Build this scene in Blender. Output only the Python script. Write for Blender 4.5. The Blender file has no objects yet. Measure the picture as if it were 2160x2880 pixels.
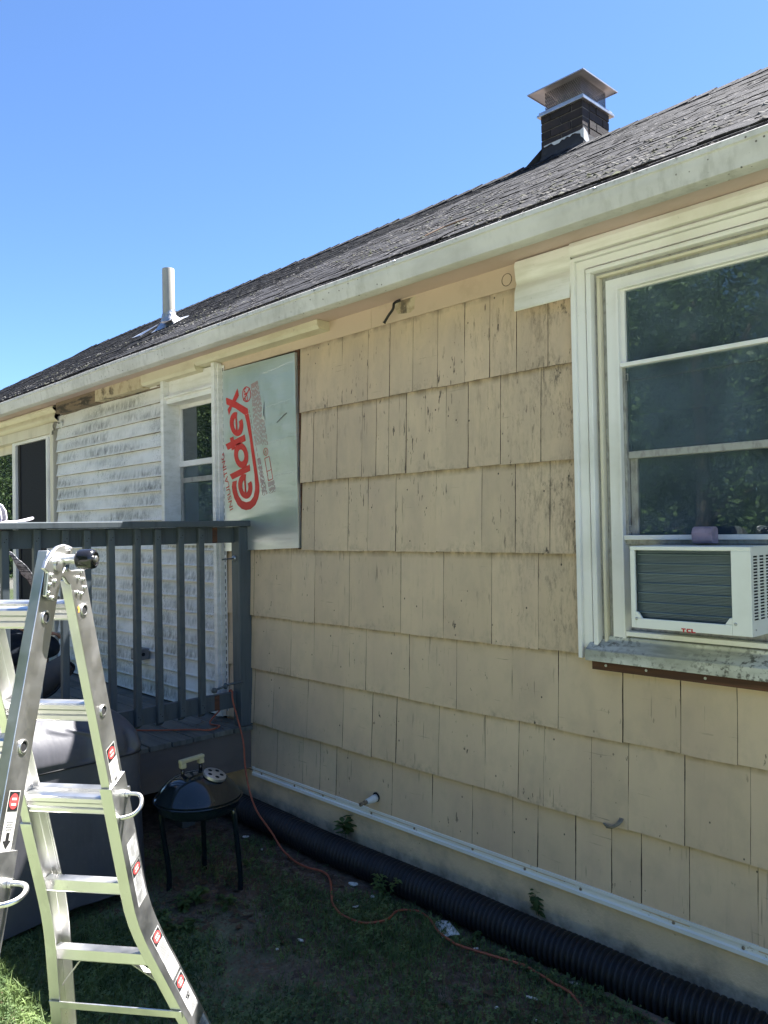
import bpy, bmesh, math, random
import numpy as np
from mathutils import Vector, Matrix
PI = math.pi
rng = random.Random(7)
nr = np.random.RandomState(11)

# ------------------------------------------------------------------ camera, sky, sun, exposure
S = bpy.context.scene
COL = S.collection
D = {'R': [[0.6905006, 0.7231116, -0.0178495], [-0.0267465, 0.0008647, -0.9996419], [-0.7228372, 0.6907307, 0.0199378]], 'f': 2250.58, 'rows': [[2.305, 2.7, [-3.452, -3.232, -3.06, -2.887, -2.712, -2.533, -2.378, -2.22, -2.048]], [1.885, 2.305, [-3.725, -3.505, -3.29, -3.177, -3.079, -2.947, -2.811, -2.665, -2.523, -2.323, -2.095]], [1.475, 1.885, [-3.722, -3.42, -3.254, -3.035, -2.743, -2.447, -2.249, -2.058]], [1.045, 1.475, [-3.966, -3.733, -3.422, -3.009, -2.705, -2.398, -2.132]], [0.703, 1.045, [-3.976, -3.75, -3.292, -2.955, -2.628, -2.289, -2.036, -1.723, -1.474, -1.256]], [0.352, 0.703, [-4.162, -3.816, -3.49, -3.246, -3.057, -2.753, -2.455, -2.257, -2.118, -1.878, -1.705, -1.465, -1.216]], [0.06, 0.352, [-4.133, -3.873, -3.71, -3.561, -3.28, -3.101, -2.808, -2.545, -2.302, -2.163, -1.965, -1.792, -1.658, -1.456, -1.199]]], 'logo': {'C': [[-4.5701, 1.9275], [-4.5788, 1.8967], [-4.5719, 1.8588], [-4.5505, 1.8143], [-4.5126, 1.7694], [-4.4637, 1.742], [-4.4151, 1.7326], [-4.3614, 1.7371], [-4.3079, 1.7627], [-4.2755, 1.8036], [-4.261, 1.8449], [-4.2599, 1.8868], [-4.2768, 1.9597], [-4.3002, 2.0636], [-4.3287, 2.1869], [-4.3524, 2.2985], [-4.3768, 2.3897], [-4.3788, 2.3961], [-4.5118, 2.4576], [-4.6296, 2.501], [-4.6355, 2.4967], [-4.6308, 2.4549], [-4.5185, 2.4129], [-4.4153, 2.3593], [-4.395, 2.3092], [-4.3605, 2.1898], [-4.337, 2.0664], [-4.3133, 1.9619], [-4.3078, 1.8892], [-4.3107, 1.8592], [-4.3275, 1.8177], [-4.3653, 1.7901], [-4.4137, 1.7845], [-4.4623, 1.7967], [-4.5, 1.8309], [-4.5212, 1.869], [-4.5249, 1.9002], [-4.5173, 1.934]], 'x': [[-4.4951, 2.5449], [-4.4787, 2.4949], [-4.5116, 2.465], [-4.5572, 2.4364], [-4.6007, 2.3768], [-4.6168, 2.4185], [-4.5737, 2.4541], [-4.5389, 2.4935]], 'l': [[-4.6028, 1.9783], [-4.3667, 2.0302], [-4.3592, 1.9878], [-4.5731, 1.9421]], 't': [[-4.6492, 2.1848], [-4.4186, 2.2308], [-4.4067, 2.1879], [-4.6214, 2.1445]], 't2': [[-4.5932, 2.2226], [-4.5512, 2.2292], [-4.5275, 2.146], [-4.5727, 2.1379]], 'e_box': [-4.4197, 1.8888, -4.3385, 1.8847, -4.4176, 1.9713], 'rings': [[[[-4.3802, 2.0891], [-4.3801, 2.0705], [-4.384, 2.0531], [-4.3919, 2.0379], [-4.4033, 2.0254], [-4.4177, 2.0164], [-4.4344, 2.0113], [-4.4526, 2.0104], [-4.4713, 2.0138], [-4.4897, 2.0212], [-4.5068, 2.0325], [-4.5218, 2.047], [-4.5338, 2.0641], [-4.5422, 2.0827], [-4.5466, 2.1021], [-4.5467, 2.1211], [-4.5425, 2.1388], [-4.5343, 2.1543], [-4.5225, 2.1668], [-4.5077, 2.1757], [-4.4906, 2.1805], [-4.4723, 2.1809], [-4.4535, 2.1771], [-4.4353, 2.1693], [-4.4185, 2.1578], [-4.404, 2.1432], [-4.3924, 2.1264], [-4.3843, 2.108], [-4.3802, 2.0891]], [[-4.4254, 2.0926], [-4.4253, 2.0839], [-4.4271, 2.0757], [-4.4306, 2.0685], [-4.4357, 2.0627], [-4.4422, 2.0585], [-4.4497, 2.0561], [-4.4578, 2.0557], [-4.4662, 2.0573], [-4.4744, 2.0608], [-4.4821, 2.0661], [-4.4887, 2.0729], [-4.4941, 2.0808], [-4.4978, 2.0895], [-4.4998, 2.0984], [-4.4999, 2.1073], [-4.4981, 2.1155], [-4.4945, 2.1228], [-4.4893, 2.1286], [-4.4828, 2.1328], [-4.4752, 2.1351], [-4.467, 2.1354], [-4.4586, 2.1337], [-4.4504, 2.1301], [-4.4429, 2.1248], [-4.4363, 2.118], [-4.431, 2.1101], [-4.4273, 2.1015], [-4.4254, 2.0926]]], [[[-4.3507, 1.9207], [-4.3436, 1.9057], [-4.3393, 1.8902], [-4.338, 1.8746], [-4.3397, 1.8595], [-4.3443, 1.8455], [-4.3517, 1.8331], [-4.3617, 1.8227], [-4.3738, 1.8147], [-4.3877, 1.8094], [-4.4028, 1.807], [-4.4186, 1.8077], [-4.4346, 1.8114], [-4.45, 1.818], [-4.4644, 1.8273], [-4.4771, 1.8389], [-4.4878, 1.8525], [-4.4959, 1.8674], [-4.5011, 1.8832], [-4.5033, 1.8992], [-4.5024, 1.9148], [-4.4983, 1.9294], [-4.4913, 1.9425], [-4.4816, 1.9535], [-4.4697, 1.9621], [-4.4559, 1.9679], [-4.4408, 1.9707], [-4.425, 1.9704], [-4.409, 1.9671]], [[-4.3909, 1.9055], [-4.3877, 1.8978], [-4.3857, 1.8898], [-4.385, 1.8818], [-4.3855, 1.874], [-4.3874, 1.8668], [-4.3904, 1.8604], [-4.3945, 1.855], [-4.3996, 1.8509], [-4.4054, 1.8482], [-4.4118, 1.8469], [-4.4184, 1.8473], [-4.4252, 1.8492], [-4.4317, 1.8525], [-4.4378, 1.8572], [-4.4432, 1.8631], [-4.4478, 1.87], [-4.4513, 1.8776], [-4.4537, 1.8856], [-4.4548, 1.8937], [-4.4545, 1.9016], [-4.453, 1.9091], [-4.4502, 1.9158], [-4.4463, 1.9215], [-4.4414, 1.9259], [-4.4357, 1.929], [-4.4294, 1.9305], [-4.4228, 1.9305], [-4.416, 1.929]]], [[[-4.4452, 2.3362], [-4.4382, 2.321], [-4.434, 2.3053], [-4.4326, 2.2897], [-4.4342, 2.2748], [-4.4387, 2.2612], [-4.4458, 2.2492], [-4.4555, 2.2394], [-4.4673, 2.2322], [-4.4808, 2.2277], [-4.4955, 2.2262], [-4.5109, 2.2277], [-4.5264, 2.2322], [-4.5414, 2.2396], [-4.5554, 2.2496], [-4.5679, 2.2619], [-4.5783, 2.2759], [-4.5862, 2.2912], [-4.5914, 2.3071], [-4.5936, 2.3231], [-4.5927, 2.3386], [-4.5888, 2.3529], [-4.5821, 2.3655], [-4.5727, 2.3759], [-4.5611, 2.3838], [-4.5477, 2.3888], [-4.533, 2.3908], [-4.5177, 2.3897], [-4.5021, 2.3856]], [[-4.4845, 2.3232], [-4.4814, 2.3155], [-4.4795, 2.3075], [-4.4787, 2.2996], [-4.4793, 2.2919], [-4.481, 2.2849], [-4.4839, 2.2787], [-4.4878, 2.2736], [-4.4927, 2.2698], [-4.4983, 2.2675], [-4.5044, 2.2666], [-4.5108, 2.2673], [-4.5173, 2.2695], [-4.5236, 2.2731], [-4.5295, 2.2781], [-4.5348, 2.2842], [-4.5392, 2.2912], [-4.5426, 2.2989], [-4.5449, 2.3069], [-4.546, 2.315], [-4.5458, 2.3228], [-4.5444, 2.3301], [-4.5417, 2.3365], [-4.538, 2.3419], [-4.5333, 2.346], [-4.5278, 2.3488], [-4.5218, 2.35], [-4.5154, 2.3496], [-4.5089, 2.3477]]], [[[-4.3391, 2.4843], [-4.3407, 2.473], [-4.3446, 2.4626], [-4.3508, 2.4536], [-4.3589, 2.4465], [-4.3686, 2.4415], [-4.3793, 2.439], [-4.3906, 2.4391], [-4.4018, 2.4419], [-4.4124, 2.4471], [-4.4219, 2.4545], [-4.4298, 2.4638], [-4.4356, 2.4745], [-4.4391, 2.486], [-4.4401, 2.4978], [-4.4385, 2.5093], [-4.4345, 2.5198], [-4.4281, 2.5289], [-4.4199, 2.536], [-4.4101, 2.5409], [-4.3992, 2.5432], [-4.3879, 2.5429], [-4.3768, 2.54], [-4.3662, 2.5347], [-4.3569, 2.5272], [-4.3492, 2.518], [-4.3435, 2.5074], [-4.3401, 2.496], [-4.3391, 2.4843]], [[-4.3465, 2.4853], [-4.3479, 2.4755], [-4.3512, 2.4664], [-4.3565, 2.4585], [-4.3635, 2.4523], [-4.3717, 2.448], [-4.3808, 2.4458], [-4.3904, 2.4459], [-4.4, 2.4482], [-4.409, 2.4527], [-4.4171, 2.4592], [-4.4237, 2.4672], [-4.4287, 2.4765], [-4.4317, 2.4866], [-4.4325, 2.4968], [-4.4312, 2.5068], [-4.4277, 2.5159], [-4.4223, 2.5238], [-4.4153, 2.5301], [-4.4069, 2.5343], [-4.3977, 2.5364], [-4.3881, 2.5362], [-4.3786, 2.5337], [-4.3696, 2.5291], [-4.3617, 2.5227], [-4.3551, 2.5146], [-4.3503, 2.5054], [-4.3474, 2.4955], [-4.3465, 2.4853]]], [[[-4.1586, 2.0955], [-4.1594, 2.09], [-4.1614, 2.0849], [-4.1645, 2.0805], [-4.1686, 2.0769], [-4.1734, 2.0743], [-4.1788, 2.0729], [-4.1845, 2.0727], [-4.1901, 2.0737], [-4.1954, 2.076], [-4.2001, 2.0793], [-4.2041, 2.0836], [-4.207, 2.0886], [-4.2087, 2.094], [-4.2092, 2.0996], [-4.2085, 2.1051], [-4.2064, 2.1102], [-4.2033, 2.1147], [-4.1991, 2.1183], [-4.1943, 2.1209], [-4.1888, 2.1223], [-4.1832, 2.1224], [-4.1776, 2.1213], [-4.1723, 2.119], [-4.1676, 2.1157], [-4.1637, 2.1114], [-4.1608, 2.1064], [-4.1591, 2.1011], [-4.1586, 2.0955]], [[-4.1636, 2.0959], [-4.1643, 2.0912], [-4.1659, 2.0868], [-4.1684, 2.083], [-4.1716, 2.0799], [-4.1755, 2.0776], [-4.1799, 2.0764], [-4.1844, 2.0762], [-4.1889, 2.0771], [-4.1931, 2.079], [-4.1969, 2.0819], [-4.2, 2.0855], [-4.2024, 2.0898], [-4.2037, 2.0944], [-4.2041, 2.0992], [-4.2035, 2.1039], [-4.2019, 2.1083], [-4.1994, 2.1122], [-4.1961, 2.1153], [-4.1921, 2.1175], [-4.1878, 2.1187], [-4.1833, 2.1189], [-4.1788, 2.1179], [-4.1746, 2.116], [-4.1708, 2.1132], [-4.1677, 2.1095], [-4.1654, 2.1053], [-4.164, 2.1007], [-4.1636, 2.0959]]]], 'bars': [[[-4.4315, 1.9372], [-4.4142, 1.9374], [-4.408, 1.8405], [-4.4253, 1.84]], [[-4.5244, 2.3569], [-4.5066, 2.3561], [-4.5001, 2.2598], [-4.5179, 2.2603]]], 'bars2': [[[-4.4291, 2.4576], [-4.4228, 2.4506], [-4.3488, 2.5234], [-4.355, 2.5304]]], 'cpi': [[-4.3893, 2.491], [-4.3881, 2.535], [-4.4282, 2.4962]], 'ul': [[-4.1838, 2.0975], [-4.1834, 2.1141], [-4.2011, 2.0989]], 'box': [[[-4.1971, 2.0558], [-4.1483, 2.0651], [-4.113, 1.9215], [-4.1603, 1.9112]], [[-4.178, 1.9702], [-4.1304, 1.9802]]], 'ins': [[-4.5669, 1.745], [-4.6714, 2.1296], [-4.6198, 1.7604]], 'fine': [[[-4.335, 2.55], [-4.2964, 2.1478]], [[-4.3279, 2.5512], [-4.2826, 2.1469]], [[-4.3208, 2.5524], [-4.2689, 2.146]], [[-4.3138, 2.5536], [-4.2553, 2.1451]], [[-4.3068, 2.5547], [-4.2417, 2.1442]], [[-4.2997, 2.5559], [-4.2281, 2.1432]], [[-4.2927, 2.5571], [-4.2146, 2.1423]], [[-4.2857, 2.5583], [-4.2012, 2.1414]], [[-4.2788, 2.5595], [-4.1878, 2.1405]], [[-4.2718, 2.5607], [-4.1744, 2.1396]], [[-4.2649, 2.5619], [-4.1611, 2.1387]], [[-4.3608, 2.3848], [-4.2651, 2.0489]], [[-4.2787, 2.0597], [-4.224, 1.8177]], [[-4.2731, 2.0608], [-4.2146, 1.8198]], [[-4.2676, 2.0619], [-4.2052, 1.8219]], [[-4.262, 2.063], [-4.1958, 1.8239]], [[-4.2564, 2.064], [-4.1864, 1.826]], [[-4.2509, 2.0651], [-4.1771, 1.8281]], [[-4.1654, 1.901], [-4.1454, 1.8292]], [[-4.155, 1.9029], [-4.1357, 1.8313]], [[-4.1447, 1.9049], [-4.1259, 1.8334]], [[-4.1343, 1.9069], [-4.1162, 1.8355]], [[-4.124, 1.9088], [-4.1065, 1.8376]], [[-4.1137, 1.9108], [-4.0969, 1.8396]], [[-4.1035, 1.9127], [-4.0872, 1.8417]]]}, 'foam': [[-4.677, 2.6869], [-3.8715, 2.6792], [-3.8586, 1.4885], [-4.6733, 1.4617]], 'tcl': [[-1.3618, -0.222, 1.2187], [-1.309, -0.222, 1.2047]], 'lad': {'H': [-2.0541, -2.1732, 1.6648], 'm': [-0.7974, -0.6034, 0.0], 'e': [-0.6034, 0.7974, -0.0], 'sR': [-0.1886, 0.2492, -0.9499], 'sL': [0.1893, -0.2502, -0.9495], 's0': 0.2836, 'w': 0.2861}, 'hL': [[-0.0923, -0.2258], [-0.1077, -0.2162], [-0.0959, -0.1581], [-0.1146, -0.1488], [-0.1035, -0.1316], [-0.0784, -0.1091], [-0.0512, -0.0959], [-0.0234, -0.0917], [0.0023, -0.0963], [0.0142, -0.1077], [0.0071, -0.1234], [-0.0089, -0.1392], [-0.0296, -0.1533], [-0.0376, -0.177], [-0.0503, -0.1925], [-0.045, -0.1977], [-0.0633, -0.2312]], 'hR': [[0.004, -0.1508], [0.033, -0.161], [0.0826, -0.1602], [0.0948, -0.175], [0.1211, -0.2483], [0.0865, -0.2511], [0.0587, -0.2425], [0.0398, -0.229], [0.0323, -0.1997], [0.0174, -0.1951], [0.0008, -0.1795], [-0.0172, -0.1711]], 'knob': [-0.0164, -0.1303], 'rivL': [[-0.0865, -0.1661], [-0.0713, -0.1817], [-0.094, -0.1884], [-0.1001, -0.2086], [-0.0836, -0.2219]], 'rivR': [[0.0758, -0.1649], [0.061, -0.1819], [0.0849, -0.1873], [0.093, -0.2095], [0.0547, -0.2199], [0.0769, -0.2248]], 'bolts': [[-0.0691, -0.1345], [-0.003, -0.1043], [-0.021, -0.1566], [-0.057, -0.1434]], 'labR': [[0.2348, -0.6819], [0.2798, -0.6739], [0.3229, -0.7903], [0.282, -0.7825]], 'labL': [[-0.2353, -0.6493], [-0.1942, -0.6614], [-0.2228, -0.7706], [-0.2627, -0.7577]], 'locR': [[0.3658, -0.8789], [0.3492, -0.8885]], 'hcheck': [[0.0602, -0.1655], [0.1298, -0.2491]], 'faucet': [-3.2189, -0.0, 0.1368], 'cord': [[-4.4521, 0.0421, -0.25], [-4.0409, -0.1235, -0.25], [-3.6692, -0.2802, -0.25], [-3.5466, -0.311, -0.25], [-3.4494, -0.3127, -0.25], [-3.3777, -0.2962, -0.25], [-3.3109, -0.3016, -0.25], [-3.2413, -0.3374, -0.25], [-3.1736, -0.3856, -0.25], [-3.0824, -0.4595, -0.25], [-3.0203, -0.5024, -0.25], [-2.9372, -0.5333, -0.25], [-2.8801, -0.5378, -0.25], [-2.8087, -0.5339, -0.25], [-2.7642, -0.5182, -0.25], [-2.734, -0.4842, -0.25], [-2.7229, -0.4433, -0.25], [-2.7346, -0.3914, -0.25], [-2.7664, -0.3306, -0.25], [-2.7727, -0.282, -0.25], [-2.7523, -0.2472, -0.25], [-2.7275, -0.223, -0.25], [-2.6927, -0.2218, -0.25], [-2.641, -0.233, -0.25], [-2.5907, -0.256, -0.25], [-2.5336, -0.2934, -0.25], [-2.4864, -0.3149, -0.25], [-2.4078, -0.3364, -0.25], [-2.3392, -0.343, -0.25], [-2.1078, -0.2774, -0.25], [-2.0596, -0.2655, -0.25], [-1.9985, -0.273, -0.25], [-1.9482, -0.28, -0.25], [-1.9045, -0.292, -0.25], [-1.8151, -0.3101, -0.25]], 'strip_wood': [[-1.7407, -0.2108, -0.25], [-1.7204, -0.1698, -0.25], [-1.6304, -0.1877, -0.25], [-1.4319, -0.1688, -0.25], [-1.4599, -0.227, -0.25], [-1.6223, -0.2295, -0.25]], 'debris': [[-4.1295, -0.2591, -0.25], [-2.9904, -0.2687, -0.25], [-2.9448, -0.424, -0.25], [-3.0469, -0.4513, -0.25], [-3.8629, -0.3275, -0.25], [-2.8991, -0.9219, -0.25], [-2.886, -0.8036, -0.25], [-2.304, -0.2878, -0.25], [-1.8546, -0.2102, -0.25], [-1.9054, -0.4299, -0.25], [-1.4396, -0.1531, -0.25], [-1.9665, -0.5738, -0.25], [-1.8076, -0.5399, -0.25]], 'plate': [[-2.6109, -0.228, -0.25], [-2.548, -0.1907, -0.25], [-2.4254, -0.2554, -0.25], [-2.4781, -0.318, -0.25]], 'plate2': [-3.1635, -0.242, -0.25], 'weeds': [[-2.9462, -0.2323, -0.25], [-2.5304, -0.1562, -0.25], [-3.5495, -0.9228, -0.25], [-3.3997, -0.8544, -0.25], [-3.5505, -1.0009, -0.25], [-2.3607, -0.2177, -0.25], [-2.2452, -0.1479, -0.25], [-1.7219, -0.099, -0.25], [-1.6369, -0.0844, -0.25], [-3.5397, -0.0441, -0.25], [-3.9256, -0.1991, -0.25], [-3.739, -0.5009, -0.25], [-3.471, -1.2119, -0.25], [-3.3527, -1.186, -0.25], [-3.3638, -1.1074, -0.25]], 'spikes': [-7.751, -6.856, -6.045, -5.154, -4.279, -3.324, -2.719, -1.624], 'wpl': [-3.5889, 0.0, -0.1337]}
cam_d = bpy.data.cameras.new('camera')
cam = bpy.data.objects.new('camera', cam_d)
COL.objects.link(cam)
S.camera = cam
cam_d.sensor_fit = 'HORIZONTAL'
cam_d.sensor_width = 36.0
cam_d.lens = 36.0 * D['f'] / 2160.0
cam_d.clip_start = 0.05
cam_d.clip_end = 1000.0
_r, _d, _f = [Vector(v) for v in D['R']]
_m = Matrix((_r, -_d, -_f)).transposed().to_4x4()
_m.translation = Vector((0.0, -3.0, 1.6))
cam.matrix_world = _m

SUN = Vector((0.14, 0.435, 0.889)).normalized()
world = bpy.data.worlds.new('World')
S.world = world
world.use_nodes = True
wn = world.node_tree
wn.nodes.clear()
sky = wn.nodes.new('ShaderNodeTexSky')
sky.sky_type = 'NISHITA'
sky.sun_disc = False
sky.sun_elevation = math.asin(SUN.z)
sky.sun_rotation = math.atan2(SUN.x, SUN.y)
sky.altitude = 100.0
sky.air_density = 0.85
sky.dust_density = 0.2
sky.ozone_density = 10.0
bg = wn.nodes.new('ShaderNodeBackground')
bg.inputs['Strength'].default_value = 0.05
wo = wn.nodes.new('ShaderNodeOutputWorld')
wn.links.new(sky.outputs[0], bg.inputs['Color'])
wn.links.new(bg.outputs[0], wo.inputs['Surface'])
sun_d = bpy.data.lights.new('sun', 'SUN')
sun_d.energy = 5.0
sun_d.angle = math.radians(0.53)
sun_d.color = (1.0, 0.965, 0.92)
sun = bpy.data.objects.new('sun', sun_d)
COL.objects.link(sun)
sun.rotation_euler = SUN.to_track_quat('Z', 'Y').to_euler()
S.view_settings.view_transform = 'Standard'
S.view_settings.look = 'None'
S.view_settings.exposure = 2.52
S.view_settings.gamma = 1.0
S.view_settings.use_curve_mapping = False
S.render.engine = 'CYCLES'
S.cycles.use_denoising = True
S.cycles.max_bounces = 8
S.cycles.diffuse_bounces = 5
S.cycles.transparent_max_bounces = 12
S.cycles.caustics_reflective = False
S.cycles.caustics_refractive = False
S.cycles.sample_clamp_indirect = 6.0

# ------------------------------------------------------------------ material helpers
def mk(name, base, rough=0.7, metal=0.0, layers=(), bump=None, rnd=0.0, spec=0.4, rough_var=0.0, hue_rnd=None):
    """Procedural surface: base colour, noise layers (dict), bump list, per-object variation."""
    m = bpy.data.materials.new(name)
    m.use_nodes = True
    nt = m.node_tree
    N = nt.nodes
    Lk = nt.links.new
    b = N['Principled BSDF']
    b.inputs['Roughness'].default_value = rough
    b.inputs['Metallic'].default_value = metal
    b.inputs['Specular IOR Level'].default_value = spec
    tc = N.new('ShaderNodeTexCoord')
    def noise(scale, stretch, detail, kind='noise', coord='Object', rgh=0.6):
        mp = N.new('ShaderNodeMapping')
        mp.inputs['Scale'].default_value = stretch
        Lk(tc.outputs[coord], mp.inputs['Vector'])
        if kind == 'vor':
            t = N.new('ShaderNodeTexVoronoi')
            t.inputs['Scale'].default_value = scale
            Lk(mp.outputs[0], t.inputs['Vector'])
            return t.outputs['Distance']
        t = N.new('ShaderNodeTexNoise')
        t.inputs['Scale'].default_value = scale
        t.inputs['Detail'].default_value = detail
        t.inputs['Roughness'].default_value = rgh
        Lk(mp.outputs[0], t.inputs['Vector'])
        return t.outputs['Fac']
    def remap(sock, lo, hi, a=0.0, c=1.0):
        r = N.new('ShaderNodeMapRange')
        r.inputs['From Min'].default_value = lo
        r.inputs['From Max'].default_value = hi
        r.inputs['To Min'].default_value = a
        r.inputs['To Max'].default_value = c
        Lk(sock, r.inputs['Value'])
        return r.outputs[0]
    def mul(a, c):
        k = N.new('ShaderNodeMath')
        k.operation = 'MULTIPLY'
        for i, s in enumerate((a, c)):
            if isinstance(s, (int, float)):
                k.inputs[i].default_value = s
            else:
                Lk(s, k.inputs[i])
        return k.outputs[0]
    def mix(fac, a, c):
        k = N.new('ShaderNodeMix')
        k.data_type = 'RGBA'
        Lk(fac, k.inputs['Factor'])
        for i, s in ((6, a), (7, c)):
            if isinstance(s, tuple):
                k.inputs[i].default_value = (*s, 1.0)
            else:
                Lk(s, k.inputs[i])
        return k.outputs[2]
    cur = tuple(base)
    sep = None
    for L in layers:
        f = noise(L.get('scale', 5), L.get('stretch', (1, 1, 1)), L.get('detail', 5), L.get('kind', 'noise'), L.get('coord', 'Object'), L.get('rgh', 0.6))
        f = remap(f, L['lo'], L['hi'])
        if 'mask' in L:
            M = L['mask']
            g = remap(noise(M.get('scale', 2), M.get('stretch', (1, 1, 1)), M.get('detail', 3)), M['lo'], M['hi'])
            f = mul(f, g)
        for gr in L.get('grad', ()):           # limits a stain or painted lap shadow to its place on the thing
            coord, axis, lo, hi = gr
            s = N.new('ShaderNodeSeparateXYZ')
            Lk(tc.outputs[coord], s.inputs[0])
            f = mul(f, remap(s.outputs[axis], lo, hi))
        f = mul(f, L.get('fac', 1.0))
        cur = mix(f, cur, L['col'])
    if rnd > 0:
        oi = N.new('ShaderNodeObjectInfo')
        v = remap(oi.outputs['Random'], 0, 1, 1 - rnd, 1 + rnd)
        hsv = N.new('ShaderNodeHueSaturation')
        Lk(v, hsv.inputs['Value'])
        if hue_rnd:
            w = N.new('ShaderNodeTexWhiteNoise')
            w.noise_dimensions = '1D'
            Lk(oi.outputs['Random'], w.inputs['W'])
            Lk(remap(w.outputs['Value'], 0, 1, 0.5 - hue_rnd, 0.5 + hue_rnd), hsv.inputs['Hue'])
        if isinstance(cur, tuple):
            hsv.inputs['Color'].default_value = (*cur, 1)
        else:
            Lk(cur, hsv.inputs['Color'])
        cur = hsv.outputs[0]
    if isinstance(cur, tuple):
        b.inputs['Base Color'].default_value = (*cur, 1)
    else:
        Lk(cur, b.inputs['Base Color'])
    if rough_var:
        Lk(remap(noise(7, (1, 1, 1), 4), 0.3, 0.7, max(0.02, rough - rough_var), rough + rough_var), b.inputs['Roughness'])
    last = None
    for B in (bump or ()):
        bp = N.new('ShaderNodeBump')
        bp.inputs['Strength'].default_value = B.get('strength', 0.3)
        bp.inputs['Distance'].default_value = B.get('dist', 0.01)
        Lk(noise(B.get('scale', 40), B.get('stretch', (1, 1, 1)), B.get('detail', 4), B.get('kind', 'noise')), bp.inputs['Height'])
        if last is not None:
            Lk(last, bp.inputs['Normal'])
        last = bp.outputs[0]
    if last is not None:
        Lk(last, b.inputs['Normal'])
    return m

def glass(name, tint, ior=1.7, rough=0.0, haze=0.06):
    m = bpy.data.materials.new(name)
    m.use_nodes = True
    nt = m.node_tree
    nt.nodes.clear()
    o = nt.nodes.new('ShaderNodeOutputMaterial')
    mx = nt.nodes.new('ShaderNodeMixShader')
    fr = nt.nodes.new('ShaderNodeFresnel')
    fr.inputs['IOR'].default_value = ior
    tr = nt.nodes.new('ShaderNodeBsdfTransparent')
    tr.inputs['Color'].default_value = (*tint, 1)
    gl = nt.nodes.new('ShaderNodeBsdfGlossy')
    gl.inputs['Roughness'].default_value = rough
    gl.inputs['Color'].default_value = (0.95, 1.0, 0.98, 1)
    tc = nt.nodes.new('ShaderNodeTexCoord')
    nz = nt.nodes.new('ShaderNodeTexNoise')
    nz.inputs['Scale'].default_value = 3.0
    nz.inputs['Detail'].default_value = 1.0
    bp = nt.nodes.new('ShaderNodeBump')
    bp.inputs['Strength'].default_value = 0.03
    bp.inputs['Distance'].default_value = 0.015
    nt.links.new(tc.outputs['Object'], nz.inputs['Vector'])
    nt.links.new(nz.outputs['Fac'], bp.inputs['Height'])
    nt.links.new(bp.outputs[0], gl.inputs['Normal'])
    nt.links.new(fr.outputs[0], mx.inputs[0])
    nt.links.new(tr.outputs[0], mx.inputs[1])
    nt.links.new(gl.outputs[0], mx.inputs[2])
    df = nt.nodes.new('ShaderNodeBsdfDiffuse')
    df.inputs['Color'].default_value = (0.36, 0.50, 0.68, 1)  # bluish haze of the panes, painted in as a diffuse film
    m2 = nt.nodes.new('ShaderNodeMixShader')
    n2 = nt.nodes.new('ShaderNodeTexNoise')
    n2.inputs['Scale'].default_value = 6.0
    n2.inputs['Detail'].default_value = 6.0
    mr = nt.nodes.new('ShaderNodeMapRange')
    mr.inputs['From Min'].default_value = 0.3
    mr.inputs['From Max'].default_value = 0.7
    mr.inputs['To Min'].default_value = haze * .7
    mr.inputs['To Max'].default_value = haze * 1.4
    nt.links.new(tc.outputs['Object'], n2.inputs['Vector'])
    nt.links.new(n2.outputs['Fac'], mr.inputs['Value'])
    nt.links.new(mr.outputs[0], m2.inputs[0])
    nt.links.new(mx.outputs[0], m2.inputs[1])
    nt.links.new(df.outputs[0], m2.inputs[2])
    nt.links.new(m2.outputs[0], o.inputs['Surface'])
    return m

def leafy(name, col, rnd=0.3, trans=0.35, rough=0.5):
    """Leaf surface: diffuse with light passing through, colour varied per clump."""
    m = bpy.data.materials.new(name)
    m.use_nodes = True
    nt = m.node_tree
    N = nt.nodes
    b = N['Principled BSDF']
    b.inputs['Roughness'].default_value = rough
    b.inputs['Specular IOR Level'].default_value = 0.25
    tc = N.new('ShaderNodeTexCoord')
    nz = N.new('ShaderNodeTexNoise')
    nz.inputs['Scale'].default_value = 9.0
    nz.inputs['Detail'].default_value = 4.0
    N_l = nt.links.new
    N_l(tc.outputs['Object'], nz.inputs['Vector'])
    cr = N.new('ShaderNodeValToRGB')
    lo = tuple(c * (1 - rnd) for c in col)
    hi = (col[0] * (1 + rnd * 1.6), col[1] * (1 + rnd), col[2] * (1 + rnd * .6))
    cr.color_ramp.elements[0].position = 0.36
    cr.color_ramp.elements[0].color = (*lo, 1)
    cr.color_ramp.elements[1].position = 0.66
    cr.color_ramp.elements[1].color = (*hi, 1)
    N_l(nz.outputs['Fac'], cr.inputs[0])
    N_l(cr.outputs[0], b.inputs['Base Color'])
    tl = N.new('ShaderNodeBsdfTranslucent')
    N_l(cr.outputs[0], tl.inputs['Color'])
    mx = N.new('ShaderNodeMixShader')
    mx.inputs[0].default_value = trans
    N_l(b.outputs[0], mx.inputs[1])
    N_l(tl.outputs[0], mx.inputs[2])
    N_l(mx.outputs[0], N['Material Output'].inputs['Surface'])
    return m

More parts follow.
